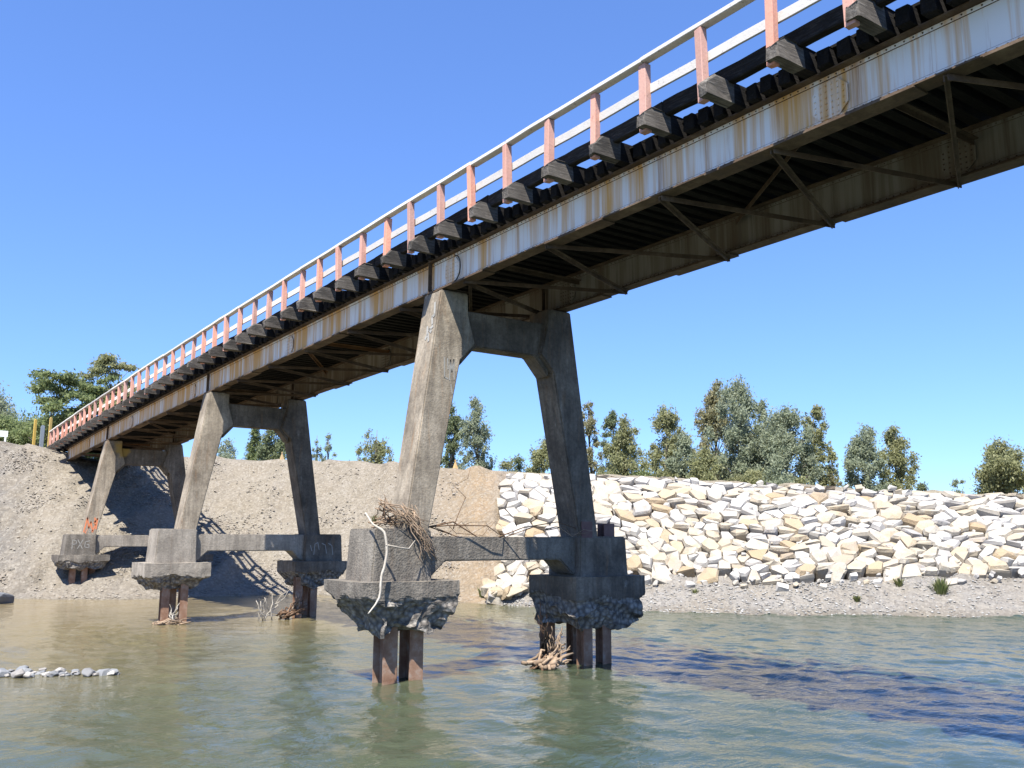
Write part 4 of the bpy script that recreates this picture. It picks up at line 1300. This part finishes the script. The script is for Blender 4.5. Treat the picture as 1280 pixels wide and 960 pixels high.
# ------------------------------------------------------------------ trees
def tree(x, y, z, h, w, kind, leaf, label, seed, dens=1.0, cat='tree', name=None):
    rng = random.Random(seed); nr_ = np.random.default_rng(seed)
    root = empty(name or {'conifer': 'conifer_tree', 'shrub': 'shrub', 'acacia': 'spreading_tree'}.get(kind, 'eucalyptus_tree'), (x, y, z), label, cat,
                 'trees behind the bank')
    tk = MB()
    lean = Vector((rng.uniform(-0.05, 0.05), rng.uniform(-0.05, 0.05), 0))
    base_r = max(0.05, 0.018 * h + 0.02)
    tp = lambda f: Vector((lean.x * h * f + 0.12 * math.sin(f * 5 + seed), lean.y * h * f + 0.1 * math.cos(f * 4 + seed) - 0.1, h * f))
    top = 0.94 if kind in ('conifer', 'euc', 'sparse') else 0.7
    tk.tube([tp(0) + Vector((0, 0, -0.5))] + [tp(top * k / 7) for k in range(8)], [base_r * 1.35] + [base_r * (1 - 0.88 * k / 7) for k in range(8)], 8)
    clumps = []
    if kind == 'conifer':
        n = int(44 * dens)
        for k in range(n):
            f = 0.06 + 0.94 * (k / n) ** 0.9
            r = w / 2 * (1.02 - f) ** 0.75
            a = rng.uniform(0, 6.28)
            q = r * rng.uniform(0.35, 0.9)
            clumps.append((tp(min(f, .97)) + Vector((math.cos(a) * q, math.sin(a) * q, 0)), 0.18 * w * (1.25 - f) + 0.12, 0.7))
    elif kind == 'acacia':
        n = int(34 * dens)
        for k in range(n):
            f = rng.uniform(0.30, 1.0)
            layer = 0.55 + 0.45 * math.sin(f * 17 + seed)
            r = w / 2 * (1.0 - 0.55 * abs(f - 0.6) / 0.4 * (1 if f > 0.6 else 0.6)) * (0.75 + 0.35 * layer)
            a = rng.uniform(0, 6.28); q = r * math.sqrt(rng.uniform(0.05, 1))
            clumps.append((tp(f * 0.93) + Vector((math.cos(a) * q, math.sin(a) * q, rng.uniform(-0.1, 0.1))), rng.uniform(0.08, 0.14) * w, 0.45))
    elif kind == 'shrub':
        n = int(24 * dens)
        for k in range(n):
            f = rng.uniform(0.05, 0.95); r = w / 2 * math.sqrt(max(0.05, 1 - (f - 0.35) ** 2 / 0.5))
            a = rng.uniform(0, 6.28); q = r * math.sqrt(rng.uniform(0.1, 1)) * 0.85
            clumps.append((Vector((math.cos(a) * q, math.sin(a) * q, h * f * 0.95)), rng.uniform(0.13, 0.22) * max(w, h * 0.5), 0.8))
    else:
        n = int((84 if kind == 'euc' else 46) * dens)
        lobes = [(rng.uniform(0, 6.28), rng.uniform(0.15, 0.45) * w / 2, rng.uniform(0.74, 1.0)) for _ in range(4)]
        lobes[0] = (lobes[0][0], 0.04 * w, 1.0)
        lo = 0.12 if kind == 'euc' else 0.25
        for k in range(n):
            la, lr, lh = lobes[k % 4]
            f = rng.uniform(lo, 1.0)
            prof = (0.55 + 0.75 * f) if f < 0.5 else (0.93 * (1 - ((f - 0.5) / 0.5) ** 1.9) + 0.08)
            r = w / 2 * prof * 0.80
            a = rng.uniform(0, 6.28); q = r * math.sqrt(rng.uniform(0.02, 1))
            c = tp(min(0.97, f * lh)) + Vector((math.cos(la) * lr * (1 - 0.3 * f) + math.cos(a) * q, math.sin(la) * lr * (1 - 0.3 * f) + math.sin(a) * q, 0))
            clumps.append((c, rng.uniform(0.065, 0.125) * max(w, 0.24 * h), rng.uniform(0.9, 1.6)))
    for (c, r, fl) in clumps[::2 if kind != 'sparse' else 1]:
        f = max(0.08, min(top - 0.05, (c.z / h) - rng.uniform(0.08, 0.2)))
        a = tp(f)
        if kind == 'shrub': a = Vector((c.x * 0.15, c.y * 0.15, 0.05))
        mid = a.lerp(c, 0.55) + Vector((0, 0, 0.05 * h * rng.uniform(-0.3, 0.6)))
        rr_ = max(0.014, base_r * (1 - f) * 0.4)
        tk.tube([a, mid, c], [rr_, rr_ * 0.65, rr_ * 0.25], 5)
    t_o = tk.build('trunk', M['bark'], root, smooth=True, fix=False)
    # leaves: small quads through each clump
    w_ = w
    nl = int((270 if kind != 'sparse' else 150) * (0.6 + 0.4 * dens))
    C = []; S = []
    for (c, r, fl) in clumps:
        k = int(nl * min(2.2, max(0.22, (r / 0.5) ** 1.3)))
        d = nr_.normal(size=(k, 3)); d /= np.linalg.norm(d, axis=1)[:, None]
        rad = 1.15 * r * np.minimum(1.7, np.abs(nr_.normal(0.55, 0.38, (k, 1))))
        pts = d * rad * np.array([1, 1, fl]) + np.array(c)
        C.append(pts)
    C = np.concatenate(C)
    n = len(C)
    size = nr_.uniform(0.035, 0.085, n) * (1.0 if kind != 'conifer' else 0.9)
    a = nr_.normal(size=(n, 3)); a /= np.linalg.norm(a, axis=1)[:, None]
    if kind in ('euc', 'sparse'):
        a[:, 2] -= 0.7; a /= np.linalg.norm(a, axis=1)[:, None]
    b = np.cross(a, nr_.normal(size=(n, 3))); b /= np.linalg.norm(b, axis=1)[:, None]
    L_ = (size * 1.9)[:, None]; W_ = (size * 0.85)[:, None]
    V = np.stack([C - a * L_, C + b * W_, C + a * L_, C - b * W_], 1).reshape(-1, 3)
    F = np.arange(n * 4).reshape(-1, 4)
    me = bpy.data.meshes.new('crown')
    me.from_pydata(V.tolist(), [], F.tolist())
    me.materials.append(M[leaf])
    link(bpy.data.objects.new('crown', me), root)
    return root

TREES = [
 (-4.6, 66.5, 7.5, 7.2, 6.0, 'euc', 'leaf_grey', 'rounded grey green tree cut off by the left edge of the picture', 1.0),
 (-1.7, 51.6, 7.5, 7.4, 4.2, 'acacia', 'leaf_green', 'lower spreading tree leftmost of those above the bridge end', 1.0),
 (0.7, 52.6, 7.5, 7.6, 4.2, 'acacia', 'leaf_green', 'feathery green tree between two others above the bridge end', 1.0),
 (2.5, 53.0, 7.5, 9.3, 4.4, 'acacia', 'leaf_olive', 'tallest feathery tree rising behind the left end of the handrail', 1.0),
 (-3.6, 58.5, 7.5, 4.0, 5.0, 'shrub', 'leaf_green', 'bushy green shrub behind the yellow posts at the left', 1.2),
 (-0.8, 56.0, 7.5, 4.3, 5.4, 'shrub', 'leaf_green', 'dense green shrub right behind the end of the handrail', 1.2),
 (2.4, 57.0, 7.5, 4.0, 4.5, 'shrub', 'leaf_dark', 'dark shrub under the tallest tree at the bridge end', 1.0),
 (17.2, 72.1, 5.0, 7.6, 3.2, 'sparse', 'leaf_grey', 'thin leafy sapling left of the conifer seen under the middle pier', 1.0),
 (17.9, 66.7, 5.0, 8.8, 2.5, 'conifer', 'leaf_green', 'pointed green conifer seen through the middle pier', 1.2),
 (18.6, 62.3, 5.0, 8.2, 3.0, 'euc', 'leaf_dark', 'dark full tree beside the conifer in the middle pier opening', 1.0),
 (27.4, 73.7, 5.0, 9.3, 1.8, 'sparse', 'leaf_grey', 'slim sparse tree just right of the middle pier', 0.9),
 (29.6, 75.0, 5.0, 9.1, 1.7, 'sparse', 'leaf_grey', 'second slim sparse tree right of the middle pier', 0.9),
 (29.4, 68.5, 5.0, 7.2, 2.0, 'sparse', 'leaf_olive', 'short wispy tree between the slim trees and the rounded one', 0.8),
 (29.5, 63.9, 5.0, 9.2, 3.4, 'sparse', 'leaf_olive', 'rounded light tree standing alone left of the nearest pier', 1.5),
 (31.6, 53.6, 5.0, 9.8, 2.2, 'euc', 'leaf_dark', 'narrow dark tree half hidden behind the left column of the nearest pier', 1.0),
 (32.9, 50.4, 5.0, 10.4, 3.3, 'sparse', 'leaf_grey', 'tall airy tree with see through crown inside the nearest pier opening', 1.5),
 (39.3, 55.6, 5.0, 6.2, 1.5, 'shrub', 'leaf_olive', 'small round bush left of a pair on the crest', 1.0),
 (41.5, 56.5, 5.0, 6.4, 1.5, 'shrub', 'leaf_dark', 'small dark round bush right of a pair on the crest', 1.0),
 (38.6, 48.7, 5.0, 6.7, 3.2, 'euc', 'leaf_olive', 'low olive tree tucked behind the right column of the nearest pier', 0.9),
 (43.5, 47.3, 5.0, 10.8, 2.1, 'euc', 'leaf_brown', 'tall narrow brownish tree just right of the right column', 0.9),
 (43.7, 44.6, 5.0, 9.3, 2.0, 'euc', 'leaf_dark', 'dark narrow tree behind the olive trees right of the column', 0.9),
 (41.6, 41.1, 5.0, 8.0, 3.4, 'euc', 'leaf_olive', 'broad olive tree second to the right of the column', 1.0),
 (45.3, 40.2, 5.0, 9.3, 3.2, 'euc', 'leaf_olive', 'peaked olive tree midway between the column and the tallest pair', 1.0),
 (44.0, 36.4, 5.0, 6.4, 2.8, 'euc', 'leaf_grey', 'low grey green tree left of the tallest pair', 0.9),
 (43.4, 33.6, 5.0, 5.6, 2.8, 'shrub', 'leaf_olive', 'leafy bush at the left foot of the tallest pair', 1.0),
 (50.0, 38.2, 5.0, 11.7, 3.1, 'euc', 'leaf_brown', 'tallest olive brown eucalyptus on the right bank', 1.2),
 (48.5, 34.0, 5.0, 10.7, 4.2, 'euc', 'leaf_grey', 'broad grey green eucalyptus right beside the tallest one', 1.3),
 (51.4, 33.4, 5.0, 9.5, 2.4, 'euc', 'leaf_grey', 'grey green tree shouldering the broad eucalyptus on its right', 1.0),
 (49.2, 29.9, 5.0, 7.9, 4.2, 'euc', 'leaf_grey', 'low broad grey green eucalyptus at the right end of the grove', 1.2),
 (51.8, 29.6, 5.0, 8.8, 2.2, 'euc', 'leaf_olive', 'narrow olive tree closing the right end of the grove', 1.0),
 (57.6, 31.9, 5.0, 6.7, 1.3, 'sparse', 'leaf_olive', 'small thin tree standing free right of the grove', 0.9),
 (54.7, 29.3, 5.0, 4.0, 1.9, 'shrub', 'leaf_brown', 'low brownish bush beside the small thin tree', 0.7),
 (54.5, 25.9, 5.0, 6.6, 3.0, 'euc', 'leaf_grey', 'left tree of the isolated pair on the right bank', 0.85),
 (57.2, 25.2, 5.0, 6.9, 2.8, 'euc', 'leaf_olive', 'right tree of the isolated pair on the right bank', 0.85),
 (73.7, 32.8, 5.0, 3.7, 1.1, 'shrub', 'leaf_dark', 'tiny dark bush alone beyond the rock wall', 0.6),
 (75.3, 29.8, 5.0, 4.2, 1.5, 'shrub', 'leaf_grey', 'tiny grey bush midway to the right edge beyond the rock wall', 0.6),
 (61.1, 18.2, 5.0, 5.3, 3.3, 'euc', 'leaf_olive', 'bushy olive tree near the right edge of the picture', 1.0),
 (60.2, 15.9, 5.0, 3.6, 2.6, 'shrub', 'leaf_olive', 'low bush at the right edge of the picture', 1.0),
]
TREES += [
 (39.5, 44.5, 5.0, 4.0, 3.4, 'shrub', 'leaf_olive', 'leafy bush behind the rock crest immediately right of the column', 1.0),
 (41.5, 38.6, 5.0, 3.6, 3.2, 'shrub', 'leaf_green', 'green bush below the broad olive tree on the rock crest', 1.0),
 (42.6, 36.9, 5.0, 3.6, 3.0, 'shrub', 'leaf_olive', 'olive bush below the peaked tree on the rock crest', 1.0),
 (45.6, 31.0, 5.0, 3.3, 3.6, 'shrub', 'leaf_olive', 'olive bush in front of the tallest eucalyptus', 1.0),
 (46.8, 29.0, 5.0, 3.0, 3.4, 'shrub', 'leaf_grey', 'grey green bush in front of the broad eucalyptus', 1.0),
 (48.2, 27.2, 5.0, 2.9, 3.0, 'shrub', 'leaf_olive', 'low bush at the right foot of the grove', 1.0),
 (22.0, 66.0, 5.0, 5.6, 3.0, 'shrub', 'leaf_grey', 'grey green bush right of the dark full tree by the middle pier', 0.9),
 (15.6, 66.0, 5.0, 5.8, 3.4, 'shrub', 'leaf_grey', 'grey green bush left of the conifer by the middle pier', 0.9)]
for k, (x, y, z, h, w, kind, leaf, lab, dens) in enumerate(TREES):
    h *= 1.04 if kind == 'euc' else 1.0
    w *= {'euc': 1.42, 'sparse': 1.3, 'acacia': 1.25}.get(kind, 1.1)
    tree(x, y, z, h, w, kind, leaf, lab, 40 + k, dens, 'shrub' if kind == 'shrub' else 'tree')

# ------------------------------------------------------------------ grass tufts
def tuft(u, v, h, n, label, seed):
    rng = random.Random(seed)
    p = bank(u, v)
    root = MB()
    for _ in range(n):
        a = rng.uniform(0, 6.28); r = rng.uniform(0, 0.35) * h
        b = Vector((math.cos(a) * r, math.sin(a) * r, -0.03))
        tip = b + Vector((math.cos(a) * rng.uniform(0.1, 0.6) * h, math.sin(a) * rng.uniform(0.1, 0.6) * h, h * rng.uniform(0.5, 1.05)))
        mid = b.lerp(tip, 0.55) + Vector((0, 0, 0.12 * h))
        q = Vector((-math.sin(a), math.cos(a), 0)) * 0.02
        k = len(root.v)
        root.add([b - q, b + q, mid + q, mid - q, tip], [(0, 1, 2, 3), (3, 2, 4)])
    o = root.build('grass_tuft', M['grass'], None, fix=False)
    o.location = p
    tag(o, label, 'grass', 'grass tufts on the bank')
tuft(19.45, 2.55, 0.75, 80, 'tallest green grass tuft on the grey beach', 1)
tuft(19.15, 2.75, 0.4, 50, 'low grass tuft just left of the tallest one on the beach', 2)
tuft(18.75, 2.35, 0.28, 60, 'flat grass tuft close to the waterline on the grey beach', 3)
tuft(16.7, 2.55, 0.28, 30, 'dry little tuft on the beach right of the nearest pier', 4)
tuft(13.1, 2.7, 0.5, 60, 'green tuft at the foot of the orange earth beside the boulders', 5)
tuft(11.35, 5.0, 0.45, 60, 'grey green tuft halfway up the earth bank', 6)
tuft(11.65, 5.1, 0.35, 40, 'smaller tuft on the earth bank right of another', 7)
